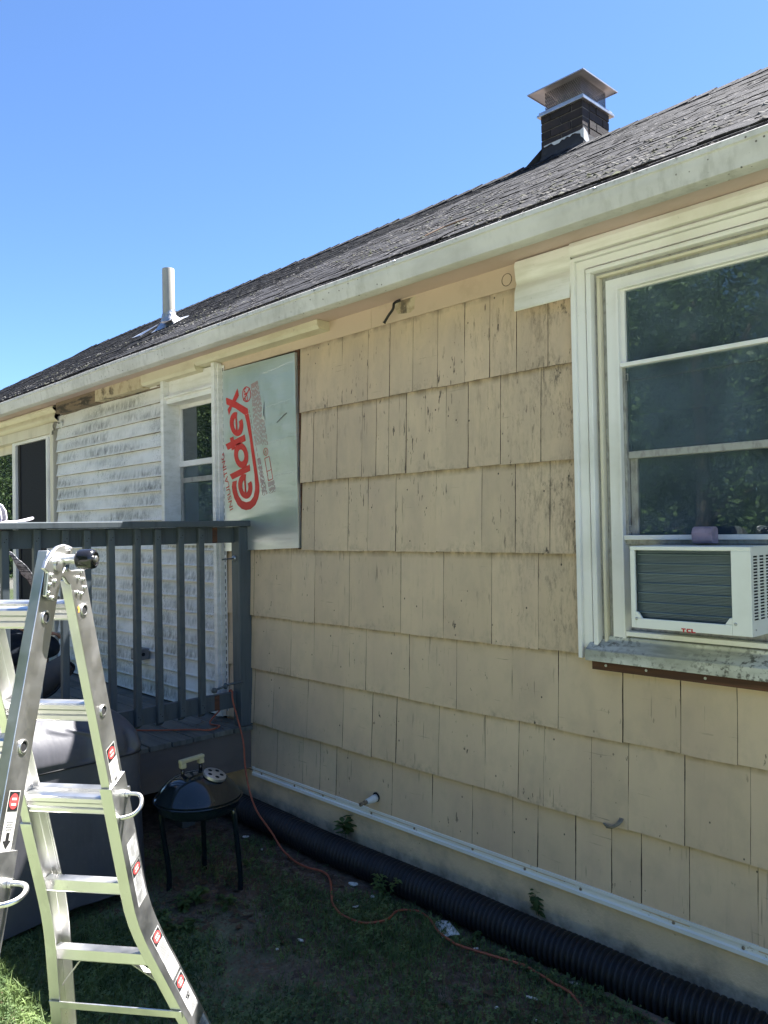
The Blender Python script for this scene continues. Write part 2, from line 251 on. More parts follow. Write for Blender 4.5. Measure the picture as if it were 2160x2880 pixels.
# ------------------------------------------------------------------ mesh helpers
class MB:
    def __init__(s):
        s.v = []
        s.f = []
    def add(s, vs, fs):
        o = len(s.v)
        s.v += [tuple(p) for p in vs]
        s.f += [tuple(i + o for i in q) for q in fs]
        return s
    def box(s, x0, x1, y0, y1, z0, z1):
        vs = [(x0, y0, z0), (x1, y0, z0), (x1, y1, z0), (x0, y1, z0), (x0, y0, z1), (x1, y0, z1), (x1, y1, z1), (x0, y1, z1)]
        return s.add(vs, [(3, 2, 1, 0), (4, 5, 6, 7), (0, 1, 5, 4), (1, 2, 6, 5), (2, 3, 7, 6), (3, 0, 4, 7)])
    def obox(s, c, a, b, d):
        c, a, b, d = map(Vector, (c, a, b, d))
        vs = [c + a * i + b * j + d * k for k in (-1, 1) for i, j in ((-1, -1), (1, -1), (1, 1), (-1, 1))]
        return s.add(vs, [(3, 2, 1, 0), (4, 5, 6, 7), (0, 1, 5, 4), (1, 2, 6, 5), (2, 3, 7, 6), (3, 0, 4, 7)])
    def bar(s, p, q, w, h, up=(0, 0, 1)):
        p, q, up = Vector(p), Vector(q), Vector(up)
        d = (q - p)
        a = d.cross(up).normalized()
        b = a.cross(d).normalized()
        return s.obox((p + q) / 2, d / 2, a * w / 2, b * h / 2)
    def prism(s, pts, off):
        off = Vector(off)
        n = len(pts)
        vs = [Vector(p) for p in pts] + [Vector(p) + off for p in pts]
        fs = [tuple(range(n))[::-1], tuple(range(n, 2 * n))] + [(i, (i + 1) % n, n + (i + 1) % n, n + i) for i in range(n)]
        return s.add(vs, fs)
    def strip(s, path, off):
        off = Vector(off)
        n = len(path)
        vs = [Vector(p) for p in path] + [Vector(p) + off for p in path]
        return s.add(vs, [(i, i + 1, n + i + 1, n + i) for i in range(n - 1)])
    def tube(s, path, r, n=8, cap=True):
        P = [Vector(p) for p in path]
        rr = r if isinstance(r, (list, tuple)) else [r] * len(P)
        vs, fs = [], []
        T = []
        for i in range(len(P)):
            t = P[min(i + 1, len(P) - 1)] - P[max(i - 1, 0)]
            T.append(t.normalized() if t.length > 1e-9 else Vector((0, 0, 1)))
        ref = Vector((0, 0, 1)) if abs(T[0].z) < .9 else Vector((1, 0, 0))
        A = T[0].cross(ref).normalized()
        for i, p in enumerate(P):
            A = (A - T[i] * A.dot(T[i])).normalized()
            B = T[i].cross(A)
            for k in range(n):
                a = 2 * PI * k / n
                vs.append(p + (A * math.cos(a) + B * math.sin(a)) * rr[i])
        for i in range(len(P) - 1):
            for k in range(n):
                fs.append((i * n + k, i * n + (k + 1) % n, (i + 1) * n + (k + 1) % n, (i + 1) * n + k))
        if cap:
            fs.append(tuple(range(n))[::-1])
            fs.append(tuple(range((len(P) - 1) * n, len(P) * n)))
        return s.add(vs, fs)
    def lathe(s, prof, c, axis=(0, 0, 1), n=24, close=True):
        c, ax = Vector(c), Vector(axis).normalized()
        ref = Vector((1, 0, 0)) if abs(ax.x) < .9 else Vector((0, 1, 0))
        A = ax.cross(ref).normalized()
        B = ax.cross(A)
        vs, fs = [], []
        for r, z in prof:
            for k in range(n):
                a = 2 * PI * k / n
                vs.append(c + ax * z + (A * math.cos(a) + B * math.sin(a)) * r)
        for i in range(len(prof) - 1):
            for k in range(n):
                fs.append((i * n + k, i * n + (k + 1) % n, (i + 1) * n + (k + 1) % n, (i + 1) * n + k))
        if close:
            fs.append(tuple(range(n))[::-1])
            fs.append(tuple(range((len(prof) - 1) * n, len(prof) * n)))
        return s.add(vs, fs)
    def mesh(s, name, m, smooth=False):
        me = bpy.data.meshes.new(name)
        me.from_pydata([tuple(p) for p in s.v], [], s.f)
        me.materials.append(m)
        if smooth:
            me.polygons.foreach_set('use_smooth', [True] * len(me.polygons))
        me.update()
        return me
    def build(s, name, m, parent=None, smooth=False, bevel=0.0, auto=None, label=None):
        me = s.mesh(name, m, smooth or auto is not None)
        bm = bmesh.new()
        bm.from_mesh(me)
        bmesh.ops.recalc_face_normals(bm, faces=bm.faces)
        bm.to_mesh(me)
        bm.free()
        if auto is not None:
            me.set_sharp_from_angle(angle=math.radians(auto))
        o = link(name, me, parent)
        if bevel:
            md = o.modifiers.new('edge', 'BEVEL')
            md.width = bevel
            md.segments = 2
            md.limit_method = 'ANGLE'
            md.angle_limit = math.radians(40)
        if label:
            o['label'] = label
        return o

def link(name, data, parent=None):
    o = bpy.data.objects.new(name, data)
    COL.objects.link(o)
    if parent is not None:
        o.parent = parent
        if parent.type == 'EMPTY':
            o.matrix_parent_inverse = Matrix.Translation(-parent.location)
    return o

def thing(name, label, cat, loc=(0, 0, 0), group=None):
    o = bpy.data.objects.new(name, None)
    COL.objects.link(o)
    o.location = loc
    o.empty_display_size = 0.1
    return tag(o, label, cat, group)

def tag(o, label, cat, group=None):
    o['label'] = label
    o['category'] = cat
    if group:
        o['group'] = group
    return o

def fast_mesh(name, V, F, m, k):
    """V (n,3) float, F (m,k) int -> mesh quickly."""
    me = bpy.data.meshes.new(name)
    V = np.asarray(V, dtype=np.float32)
    F = np.asarray(F, dtype=np.int32)
    me.vertices.add(len(V))
    me.vertices.foreach_set('co', V.ravel())
    me.loops.add(F.size)
    me.loops.foreach_set('vertex_index', F.ravel())
    me.polygons.add(len(F))
    me.polygons.foreach_set('loop_start', np.arange(len(F), dtype=np.int32) * k)
    me.polygons.foreach_set('loop_total', np.full(len(F), k, dtype=np.int32))
    me.materials.append(m)
    me.update(calc_edges=True)
    return me

def smooth_path(pts, k=6):
    P = [Vector(p) for p in pts]
    out = []
    for i in range(len(P) - 1):
        p0, p1, p2, p3 = P[max(i - 1, 0)], P[i], P[i + 1], P[min(i + 2, len(P) - 1)]
        for j in range(k):
            t = j / k
            out.append(0.5 * ((2 * p1) + (p2 - p0) * t + (2 * p0 - 5 * p1 + 4 * p2 - p3) * t * t + (3 * p1 - p0 - 3 * p2 + p3) * t ** 3))
    out.append(P[-1])
    return out

def ring_boxes(mb, x0, x1, z0, z1, w, y0, y1, sides='LTR'):
    """Butt-jointed frame boxes inside the rectangle, width w (w may be (side, head))."""
    ws, wh = w if isinstance(w, tuple) else (w, w)
    if 'T' in sides:
        mb.box(x0, x1, y0, y1, z1 - wh, z1)
        top = z1 - wh
    else:
        top = z1
    bot = z0
    if 'B' in sides:
        mb.box(x0, x1, y0, y1, z0, z0 + wh)
        bot = z0 + wh
    if 'L' in sides:
        mb.box(x0, x0 + ws, y0, y1, bot, top)
    if 'R' in sides:
        mb.box(x1 - ws, x1, y0, y1, bot, top)
    return mb

# ------------------------------------------------------------------ materials
CREAM = (0.64, 0.485, 0.335)
M = {}
mold = dict(col=(0.07, 0.055, 0.04), scale=14, stretch=(1.6, 1, .55), lo=.47, hi=.62, detail=8, rgh=.72, fac=.75)
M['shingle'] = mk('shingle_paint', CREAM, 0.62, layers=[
    dict(col=(0.67, 0.52, 0.36), scale=1.3, lo=.4, hi=.65, fac=.6),
    dict(col=(0.55, 0.41, 0.30), scale=2.6, stretch=(1.5, 1, .8), lo=.45, hi=.7, fac=.7),
    dict(col=(0.48, 0.375, 0.27), scale=9, stretch=(1.1, 1, .8), lo=.48, hi=.72, detail=8, fac=.5),
    dict(col=(0.40, 0.315, 0.25), scale=3.5, stretch=(1.6, 1, .7), lo=.30, hi=.66, detail=9, rgh=.68, fac=.6, grad=[('Object', 2, 1.2, 2.2)]),
    dict(col=(0.17, 0.125, 0.095), scale=13, stretch=(1.8, 1, .35), lo=.54, hi=.70, detail=8, rgh=.7, fac=.6, mask=dict(scale=1.8, lo=.46, hi=.62), grad=[('Object', 2, 1.3, 1.9)]),
    dict(col=(0.30, 0.235, 0.17), scale=30, stretch=(1.6, 1, .09), lo=.56, hi=.76, detail=4, fac=.2, mask=dict(scale=1.9, lo=.46, hi=.64)),
    dict(col=(0.25, 0.20, 0.15), scale=30, stretch=(1.0, 1, .8), lo=.46, hi=.66, detail=8, rgh=.7, fac=.6, mask=dict(scale=2.6, lo=.42, hi=.60), grad=[('Generated', 2, .16, .03)]),
    dict(col=(0.10, 0.075, 0.06), scale=55, stretch=(1.6, 1, .07), lo=.66, hi=.70, detail=2, fac=.6, mask=dict(scale=2.5, lo=.50, hi=.60)),
    dict(col=(0.045, 0.032, 0.028), scale=34, stretch=(1.9, 1, .32), lo=.635, hi=.665, detail=3, fac=.9, mask=dict(scale=2.3, lo=.48, hi=.58), grad=[('Object', 2, 1.0, 1.9)]),
    dict(col=(0.05, 0.036, 0.03), scale=30, stretch=(1.4, 1, .5), lo=.675, hi=.70, detail=4, fac=.9, mask=dict(scale=3.3, lo=.48, hi=.60)),
    dict(col=(0.15, 0.115, 0.085), scale=8, stretch=(.5, 1, 9), lo=.65, hi=.69, detail=7, fac=.5, mask=dict(scale=3.1, lo=.46, hi=.58)),
    dict(col=(0.16, 0.12, 0.085), scale=16, stretch=(1, 1, .6), lo=.36, hi=.6, detail=5, fac=.75, grad=[('Generated', 2, .875, .955)]),  # band under the lap: caught dirt that also paints the lap's shadow line
    dict(col=(0.03, 0.025, 0.022), kind='vor', scale=15, stretch=(1, 1, .8), lo=.075, hi=.05, fac=.9, mask=dict(scale=1.7, lo=.40, hi=.5)),
    dict(col=(0.10, 0.08, 0.06), scale=30, stretch=(1.7, 1, .45), lo=.46, hi=.66, detail=9, rgh=.75, fac=.75, mask=dict(scale=3.2, stretch=(1.4, 1, .7), lo=.40, hi=.58), grad=[('Object', 0, -2.55, -1.93), ('Object', 2, .98, 1.25)]),
    dict(col=(0.06, 0.048, 0.04), scale=44, stretch=(1.5, 1, .5), lo=.52, hi=.60, detail=9, rgh=.75, fac=.8, mask=dict(scale=6, lo=.44, hi=.58), grad=[('Object', 0, -2.35, -1.93), ('Object', 2, .98, 1.2)]),
], bump=[dict(scale=60, stretch=(1.5, 1, .06), strength=.25, dist=.004), dict(scale=140, strength=.15, dist=.002), dict(scale=4, strength=.2, dist=.012)], rnd=.06, spec=.3)
M['board_paint'] = mk('frieze_paint', (0.55, 0.425, 0.325), 0.65, layers=[
    dict(col=(0.60, 0.47, 0.36), scale=2, lo=.4, hi=.7, fac=.6),
    dict(col=(0.09, 0.06, 0.045), scale=12, stretch=(.5, 1, 3), lo=.63, hi=.72, fac=.55, mask=dict(scale=2.4, lo=.5, hi=.65)),
    dict(col=(0.3, 0.22, 0.15), scale=5, lo=.55, hi=.75, fac=.4)], bump=[dict(scale=60, strength=.15, dist=.003)], rnd=.04)
M['cream_old'] = mk('old_moulding_paint', (0.62, 0.56, 0.42), 0.55, layers=[
    dict(col=(0.38, 0.31, 0.2), scale=7, stretch=(.5, 1, 1), lo=.5, hi=.75, fac=.55),
    dict(col=(0.12, 0.09, 0.06), scale=22, lo=.64, hi=.74, fac=.6, mask=dict(scale=2, lo=.45, hi=.6))], bump=[dict(scale=50, strength=.15, dist=.003)])
M['raw_wood'] = mk('weathered_wood', (0.20, 0.145, 0.10), 0.85, layers=[
    dict(col=(0.035, 0.03, 0.027), scale=9, stretch=(.5, 1, 3), lo=.46, hi=.6, fac=.9),
    dict(col=(0.40, 0.32, 0.22), scale=16, lo=.6, hi=.7, fac=.5)], bump=[dict(scale=60, stretch=(.1, 1, 1), strength=.4, dist=.005)])
M['peeled'] = mk('peeling_paint_board', (0.52, 0.44, 0.31), 0.7, layers=[
    dict(col=(0.09, 0.07, 0.05), scale=8, lo=.53, hi=.62, fac=.9),
    dict(col=(0.33, 0.24, 0.15), scale=18, lo=.5, hi=.65, fac=.6)], bump=[dict(scale=40, strength=.4, dist=.005)])
M['brown_wood'] = mk('red_brown_wood', (0.10, 0.042, 0.024), 0.75, layers=[
    dict(col=(0.045, 0.025, 0.02), scale=7, stretch=(.25, 1, 5), lo=.42, hi=.62, fac=.8),
    dict(col=(0.19, 0.085, 0.05), scale=11, stretch=(.12, 1, 4), lo=.55, hi=.7, fac=.7)], bump=[dict(scale=50, stretch=(.08, 1, 2), strength=.3, dist=.004)])
M['dark_gap'] = mk('dark_felt', (0.028, 0.02, 0.016), 0.95, layers=[dict(col=(0.06, 0.04, 0.03), scale=20, lo=.5, hi=.7)])
M['vinyl'] = mk('dirty_white_vinyl', (0.83, 0.805, 0.78), 0.42, layers=[
    dict(col=(0.68, 0.68, 0.66), scale=2.2, stretch=(1, 1, 2), lo=.4, hi=.66, fac=.8),
    dict(col=(0.66, 0.61, 0.52), scale=1.4, lo=.52, hi=.74, fac=.4),
    dict(col=(0.085, 0.078, 0.062), scale=30, stretch=(1.0, 1, .42), lo=.36, hi=.70, detail=9, rgh=.66, fac=1.0, mask=dict(scale=1.3, stretch=(1, 1, 2.4), lo=.40, hi=.57), grad=[('Generated', 2, .9, .5), ('Generated', 2, .0, .2)]),
    dict(col=(0.10, 0.10, 0.085), scale=85, lo=.52, hi=.66, detail=6, fac=.6, mask=dict(scale=2.6, lo=.46, hi=.62)),
    dict(col=(0.12, 0.15, 0.07), scale=30, lo=.54, hi=.68, fac=.5, mask=dict(scale=1.3, lo=.55, hi=.68)),
], bump=[dict(scale=30, stretch=(.06, 1, 1), strength=.08, dist=.002)], rnd=.03, spec=.45)
M['vinyl_clean'] = mk('white_vinyl_trim', (0.83, 0.805, 0.78), 0.4, layers=[
    dict(col=(0.62, 0.60, 0.54), scale=14, stretch=(.25, 1, 2.4), lo=.46, hi=.66, detail=8, fac=.6),
    dict(col=(0.58, 0.55, 0.46), scale=3, lo=.45, hi=.72, fac=.6),
    dict(col=(0.22, 0.2, 0.16), scale=60, lo=.63, hi=.72, fac=.5, mask=dict(scale=4, lo=.48, hi=.62))], spec=.45)
M['win_white'] = mk('window_white_metal', (0.84, 0.82, 0.81), 0.38, layers=[
    dict(col=(0.55, 0.53, 0.46), scale=2.5, lo=.45, hi=.72, fac=.55),
    dict(col=(0.3, 0.27, 0.22), scale=50, lo=.65, hi=.73, fac=.5, mask=dict(scale=5, lo=.5, hi=.65))], bump=[dict(scale=80, strength=.05, dist=.001)], spec=.5)
M['win_cream'] = mk('window_cream_wood', (0.68, 0.62, 0.50), 0.5, layers=[dict(col=(0.42, 0.36, 0.27), scale=6, stretch=(1, 1, .3), lo=.5, hi=.75, fac=.6)])
M['win_grey'] = mk('window_grey_track', (0.36, 0.355, 0.34), 0.5, layers=[dict(col=(0.17, 0.16, 0.15), scale=40, stretch=(1, 1, .5), lo=.45, hi=.65, fac=.7)])
M['sill_dirty'] = mk('grimy_white_sill', (0.70, 0.70, 0.66), 0.5, layers=[
    dict(col=(0.30, 0.30, 0.26), scale=7, stretch=(.4, 2, 1), lo=.40, hi=.62, fac=.85),
    dict(col=(0.06, 0.058, 0.048), scale=46, lo=.5, hi=.6, detail=8, fac=.85, mask=dict(scale=4.5, stretch=(.4, 1, 1), lo=.42, hi=.58))], bump=[dict(scale=60, strength=.12, dist=.002)])
M['gutter'] = mk('chalky_white_gutter', (0.62, 0.60, 0.585), 0.55, layers=[
    dict(col=(0.46, 0.445, 0.43), scale=5, stretch=(.5, 1, 1), lo=.42, hi=.68, detail=8, fac=.8),
    dict(col=(0.34, 0.33, 0.30), scale=28, stretch=(1, 1, .35), lo=.48, hi=.72, detail=8, fac=.6, mask=dict(scale=1.3, lo=.40, hi=.58)),
    dict(col=(0.07, 0.055, 0.045), kind='vor', scale=30, lo=.14, hi=.09, fac=.9, mask=dict(scale=1.4, lo=.47, hi=.56)),
    dict(col=(0.16, 0.14, 0.12), scale=70, lo=.52, hi=.68, detail=5, fac=.75, grad=[('Object', 2, 2.872, 2.89)])],
    bump=[dict(scale=8, stretch=(.3, 1, 1), strength=.15, dist=.006)], spec=.35)
M['soffit'] = mk('pinkish_soffit_paint', (0.58, 0.44, 0.40), 0.7, layers=[dict(col=(0.5, 0.38, 0.32), scale=4, lo=.45, hi=.7, fac=.6)])
M['foundation'] = mk('painted_stucco', (0.70, 0.54, 0.36), 0.85, layers=[
    dict(col=(0.72, 0.57, 0.40), scale=2, lo=.42, hi=.65, fac=.7),
    dict(col=(0.36, 0.30, 0.23), scale=3.4, lo=.46, hi=.66, detail=8, fac=.75),
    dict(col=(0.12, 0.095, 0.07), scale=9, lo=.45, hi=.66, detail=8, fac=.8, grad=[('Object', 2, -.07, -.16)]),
    dict(col=(0.13, 0.08, 0.055), scale=30, lo=.66, hi=.72, fac=.8, mask=dict(scale=2.5, lo=.5, hi=.6))],
    bump=[dict(scale=90, strength=.45, dist=.006), dict(scale=12, strength=.3, dist=.01)])
M['track'] = mk('white_starter_strip', (0.84, 0.83, 0.80), 0.45, layers=[
    dict(col=(0.66, 0.65, 0.62), scale=6, stretch=(.3, 1, 1), lo=.45, hi=.7, fac=.7),
    dict(col=(0.12, 0.09, 0.07), scale=38, lo=.62, hi=.70, detail=6, fac=.8, mask=dict(scale=3, lo=.46, hi=.6))], bump=[dict(scale=30, strength=.2, dist=.003)], spec=.5)
M['roof'] = mk('asphalt_shingle', (0.019, 0.0195, 0.0225), 0.9, layers=[
    dict(col=(0.038, 0.038, 0.042), scale=9, lo=.42, hi=.7, fac=.8),
    dict(col=(0.010, 0.010, 0.012), scale=5, lo=.5, hi=.68, fac=.7),
    dict(col=(0.30, 0.285, 0.28), scale=70, stretch=(.45, 1, 1), lo=.60, hi=.68, detail=5, fac=.85),
    dict(col=(0.13, 0.13, 0.115), scale=26, lo=.60, hi=.68, fac=.8, mask=dict(scale=1.1, lo=.5, hi=.62)),
    dict(col=(0.07, 0.075, 0.03), scale=16, lo=.60, hi=.68, fac=.8, mask=dict(scale=1.7, lo=.5, hi=.6))],
    bump=[dict(scale=230, strength=.7, dist=.004), dict(scale=30, strength=.6, dist=.012)], rnd=.42, spec=.12)
M['moss'] = mk('dry_moss', (0.055, 0.052, 0.046), 0.95, layers=[
    dict(col=(0.17, 0.165, 0.16), scale=9, lo=.48, hi=.62, fac=.9), dict(col=(0.06, 0.07, 0.025), scale=6, lo=.5, hi=.66, fac=.8)])
M['brick'] = mk('sooty_brick', (0.030, 0.024, 0.025), 0.9, layers=[
    dict(col=(0.018, 0.017, 0.020), scale=10, lo=.42, hi=.66, fac=.8), dict(col=(0.055, 0.036, 0.033), scale=30, lo=.55, hi=.72, fac=.5)],
    bump=[dict(scale=80, strength=.4, dist=.006)], rnd=.25)
M['mortar'] = mk('old_mortar', (0.15, 0.14, 0.135), 0.95, layers=[dict(col=(0.05, 0.045, 0.042), scale=8, lo=.45, hi=.65, fac=.9)], bump=[dict(scale=60, strength=.4, dist=.006)])
M['tar'] = mk('black_flashing', (0.024, 0.024, 0.027), 0.7, layers=[dict(col=(0.06, 0.06, 0.062), scale=12, lo=.5, hi=.7, fac=.7)], bump=[dict(scale=25, strength=.4, dist=.01)])
M['tar_white'] = mk('flaking_white_sealant', (0.55, 0.56, 0.56), 0.6, layers=[dict(col=(0.3, 0.31, 0.32), scale=12, lo=.45, hi=.65)])
M['galv'] = mk('galvanised_steel', (0.50, 0.505, 0.51), 0.38, 0.75, layers=[dict(col=(0.30, 0.30, 0.31), scale=14, lo=.42, hi=.65, fac=.7)], rough_var=.1)
M['galv_dull'] = mk('dull_rusting_steel', (0.44, 0.43, 0.455), 0.45, 0.6, layers=[dict(col=(0.33, 0.32, 0.335), scale=6, lo=.46, hi=.66, fac=.8)])
M['cage'] = mk('dark_cage_wire', (0.16, 0.155, 0.17), 0.5, 0.5, layers=[dict(col=(0.1, 0.09, 0.09), scale=9, lo=.45, hi=.65)])
M['clay'] = mk('clay_flue', (0.60, 0.50, 0.40), 0.85, layers=[dict(col=(0.2, 0.13, 0.09), scale=8, lo=.45, hi=.65)])
M['lead'] = mk('lead_boot', (0.40, 0.41, 0.43), 0.36, 0.65, layers=[dict(col=(0.62, 0.63, 0.65), scale=9, lo=.5, hi=.65, fac=.7)], bump=[dict(scale=22, strength=.6, dist=.02)])
M['pvc'] = mk('weathered_pvc', (0.42, 0.40, 0.345), 0.55, layers=[dict(col=(0.30, 0.28, 0.235), scale=5, stretch=(2, 2, .4), lo=.42, hi=.68, fac=.8)])
M['foil'] = mk('aluminium_foil_facing', (0.78, 0.82, 0.83), 0.36, 0.88, layers=[
    dict(col=(0.70, 0.735, 0.75), scale=2.2, lo=.4, hi=.66, fac=.7),
    dict(col=(0.70, 0.68, 0.66), scale=14, stretch=(.3, 1, 2), lo=.6, hi=.74, fac=.6)],
    bump=[dict(scale=3.2, stretch=(.35, 1, 1.6), strength=.14, dist=.03), dict(scale=16, stretch=(.5, 1, 1.4), strength=.10, dist=.008), dict(scale=120, strength=.06, dist=.002)], rough_var=.06)
M['foam_core'] = mk('yellow_foam_core', (0.42, 0.33, 0.18), 0.9)
M['crease'] = mk('foil_crease', (0.82, 0.84, 0.84), 0.3, 0.7)
M['print_red'] = mk('red_print', (0.52, 0.028, 0.022), 0.5, layers=[dict(col=(0.60, 0.07, 0.055), scale=14, lo=.5, hi=.7, fac=.6)])
M['print_faint'] = mk('faded_red_print', (0.50, 0.33, 0.32), 0.5)
M['deck_paint'] = mk('slate_grey_deck_paint', (0.066, 0.082, 0.094), 0.55, layers=[
    dict(col=(0.095, 0.112, 0.12), scale=3, stretch=(2, 2, .5), lo=.45, hi=.7, fac=.7),
    dict(col=(0.04, 0.048, 0.054), scale=18, stretch=(2, 2, .25), lo=.52, hi=.7, fac=.6)], bump=[dict(scale=50, stretch=(1, 1, .1), strength=.2, dist=.003)], rnd=.07, spec=.4)
M['deck_board'] = mk('weathered_deck_board', (0.135, 0.135, 0.118), 0.85, layers=[
    dict(col=(0.075, 0.078, 0.07), scale=6, stretch=(.3, 3, 1), lo=.42, hi=.64, fac=.85),
    dict(col=(0.20, 0.195, 0.17), scale=14, stretch=(.12, 3, 1), lo=.55, hi=.72, fac=.6),
    dict(col=(0.05, 0.06, 0.04), scale=4, lo=.55, hi=.7, fac=.6)], bump=[dict(scale=40, stretch=(.06, 2, 1), strength=.4, dist=.005)], rnd=.12)
M['fascia'] = mk('grey_taupe_fascia', (0.125, 0.108, 0.098), 0.7, layers=[dict(col=(0.08, 0.07, 0.066), scale=5, stretch=(1, .4, 1), lo=.45, hi=.68, fac=.8)], bump=[dict(scale=30, strength=.15, dist=.004)])
M['alu'] = mk('ladder_aluminium', (0.70, 0.695, 0.685), 0.38, 1.0, layers=[
    dict(col=(0.64, 0.635, 0.63), scale=5, stretch=(2, 2, .6), lo=.42, hi=.66, fac=.8),
    dict(col=(0.80, 0.80, 0.78), scale=18, stretch=(1, 1, .5), lo=.57, hi=.7, fac=.7),
    dict(col=(0.25, 0.245, 0.24), scale=42, lo=.66, hi=.74, fac=.6, mask=dict(scale=6, lo=.5, hi=.62))], rough_var=.12, bump=[dict(scale=140, stretch=(1, 1, .1), strength=.05, dist=.001)])
M['alu_bright'] = mk('polished_cast_aluminium', (0.66, 0.655, 0.64), 0.36, 1.0, layers=[dict(col=(0.56, 0.555, 0.55), scale=20, lo=.5, hi=.7, fac=.5)], rough_var=.08)
M['black_plastic'] = mk('black_glossy_plastic', (0.012, 0.012, 0.014), 0.18, spec=.55, layers=[dict(col=(0.03, 0.03, 0.032), scale=18, lo=.55, hi=.7)])
M['hole'] = mk('dark_opening', (0.012, 0.012, 0.014), 0.9, layers=[dict(col=(0.02, 0.02, 0.02), scale=10, lo=.4, hi=.6)])
M['sticker'] = mk('white_sticker', (0.52, 0.51, 0.47), 0.45, layers=[dict(col=(0.60, 0.58, 0.53), scale=18, lo=.5, hi=.7, fac=.6)])
M['sticker_worn'] = mk('worn_sticker', (0.42, 0.42, 0.41), 0.4, layers=[
    dict(col=(0.20, 0.20, 0.195), scale=24, stretch=(1, 1, .6), lo=.47, hi=.56, fac=.85)])
M['ink'] = mk('black_ink', (0.018, 0.018, 0.018), 0.5)
M['ink_grey'] = mk('grey_small_print', (0.16, 0.16, 0.16), 0.5)
M['warn_red'] = mk('warning_red', (0.62, 0.06, 0.06), 0.45, layers=[dict(col=(0.72, 0.22, 0.2), scale=30, lo=.55, hi=.7, fac=.7)])
M['orange_paint'] = mk('orange_paint_mark', (0.55, 0.28, 0.06), 0.6)
M['enamel'] = mk('dark_green_enamel', (0.006, 0.012, 0.016), 0.12, spec=.6, layers=[dict(col=(0.02, 0.024, 0.024), scale=28, lo=.56, hi=.7, fac=.7)], rough_var=.06)
M['tan_plastic'] = mk('tan_plastic', (0.42, 0.38, 0.24), 0.5, layers=[dict(col=(0.3, 0.27, 0.17), scale=20, lo=.5, hi=.7)])
M['cover'] = mk('grey_vinyl_cover', (0.080, 0.080, 0.092), 0.5, layers=[
    dict(col=(0.065, 0.065, 0.073), scale=4, lo=.42, hi=.66, fac=.7), dict(col=(0.115, 0.113, 0.12), scale=20, lo=.58, hi=.72, fac=.4)],
    bump=[dict(scale=5, stretch=(1, 1, .25), strength=.28, dist=.03), dict(scale=160, strength=.06, dist=.002)], spec=.3)
M['piping'] = mk('black_piping', (0.012, 0.012, 0.014), 0.6)
M['pipe'] = mk('black_polyethylene', (0.012, 0.0125, 0.016), 0.52, layers=[dict(col=(0.03, 0.029, 0.028), scale=8, lo=.54, hi=.72, fac=.6)], spec=.35, rough_var=.1)
M['cord'] = mk('orange_cord', (0.36, 0.095, 0.05), 0.5, layers=[dict(col=(0.24, 0.07, 0.04), scale=25, lo=.48, hi=.65, fac=.7)])
M['cable'] = mk('black_cable', (0.014, 0.014, 0.016), 0.5)
M['cable_grey'] = mk('grey_cable', (0.20, 0.18, 0.15), 0.6)
M['brass'] = mk('dull_brass', (0.30, 0.24, 0.17), 0.45, 0.7, layers=[dict(col=(0.16, 0.13, 0.1), scale=30, lo=.5, hi=.65)])
M['caulk'] = mk('white_caulk', (0.62, 0.62, 0.60), 0.7, bump=[dict(scale=60, strength=.5, dist=.006)])
M['ac_white'] = mk('white_enamel_cabinet', (0.79, 0.79, 0.755), 0.32, layers=[dict(col=(0.66, 0.65, 0.6), scale=5, lo=.5, hi=.75, fac=.5)], spec=.5)
M['ac_fin'] = mk('dark_aluminium_fins', (0.15, 0.20, 0.225), 0.42, 0.35, layers=[dict(col=(0.10, 0.14, 0.16), scale=9, stretch=(.3, 1, 3), lo=.42, hi=.66, fac=.8), dict(col=(0.2, 0.26, 0.25), scale=44, stretch=(3, 1, .2), lo=.68, hi=.74, fac=.6)])
M['tcl_red'] = mk('red_lettering', (0.50, 0.02, 0.03), 0.4)
M['foam_purple'] = mk('purple_grey_foam', (0.34, 0.27, 0.33), 0.9, layers=[dict(col=(0.26, 0.21, 0.26), scale=30, lo=.45, hi=.65)], bump=[dict(scale=120, strength=.3, dist=.002)])
M['box_grey'] = mk('grey_metal_box', (0.20, 0.20, 0.20), 0.5, 0.4, layers=[dict(col=(0.12, 0.12, 0.12), scale=12, lo=.5, hi=.7)])
M['glass'] = glass('window_glass', (0.80, 0.88, 0.86), 1.6, haze=.10)
M['glass_tint'] = glass('storm_glass', (0.66, 0.76, 0.77), 1.7, haze=.13)
M['mirror_glass'] = glass('reflective_pane', (0.6, 0.72, 0.70), 2.3, haze=.03)
M['lap_shade'] = mk('shade_under_lap', (0.33, 0.30, 0.26), 0.9, layers=[dict(col=(0.14, 0.12, 0.10), scale=9, lo=.45, hi=.6)])  # shading line under each vinyl lap, painted into the colour
M['edge'] = mk('dirty_shaded_edge', (0.22, 0.17, 0.125), 0.9, layers=[dict(col=(0.05, 0.04, 0.03), scale=30, lo=.42, hi=.62)])  # dirt on the edges, dark enough to paint in the row shadow lines
M['screen'] = mk('dark_insect_screen', (0.010, 0.012, 0.020), 0.75, spec=.2, layers=[dict(col=(0.016, 0.018, 0.028), scale=60, lo=.4, hi=.6)])
M['interior'] = mk('dim_interior', (0.05, 0.05, 0.055), 0.9, layers=[dict(col=(0.035, 0.035, 0.04), scale=1, lo=.4, hi=.6)])
M['soil'] = None
M['grass'] = leafy('grass_blades', (0.125, 0.20, 0.075), .35)
M['clover'] = leafy('clover_leaves', (0.12, 0.19, 0.085), .35)
M['weed'] = leafy('weed_leaves', (0.11, 0.17, 0.06), .3)
M['tree_leaf'] = leafy('tree_leaves', (0.07, 0.13, 0.045), .55, .3)
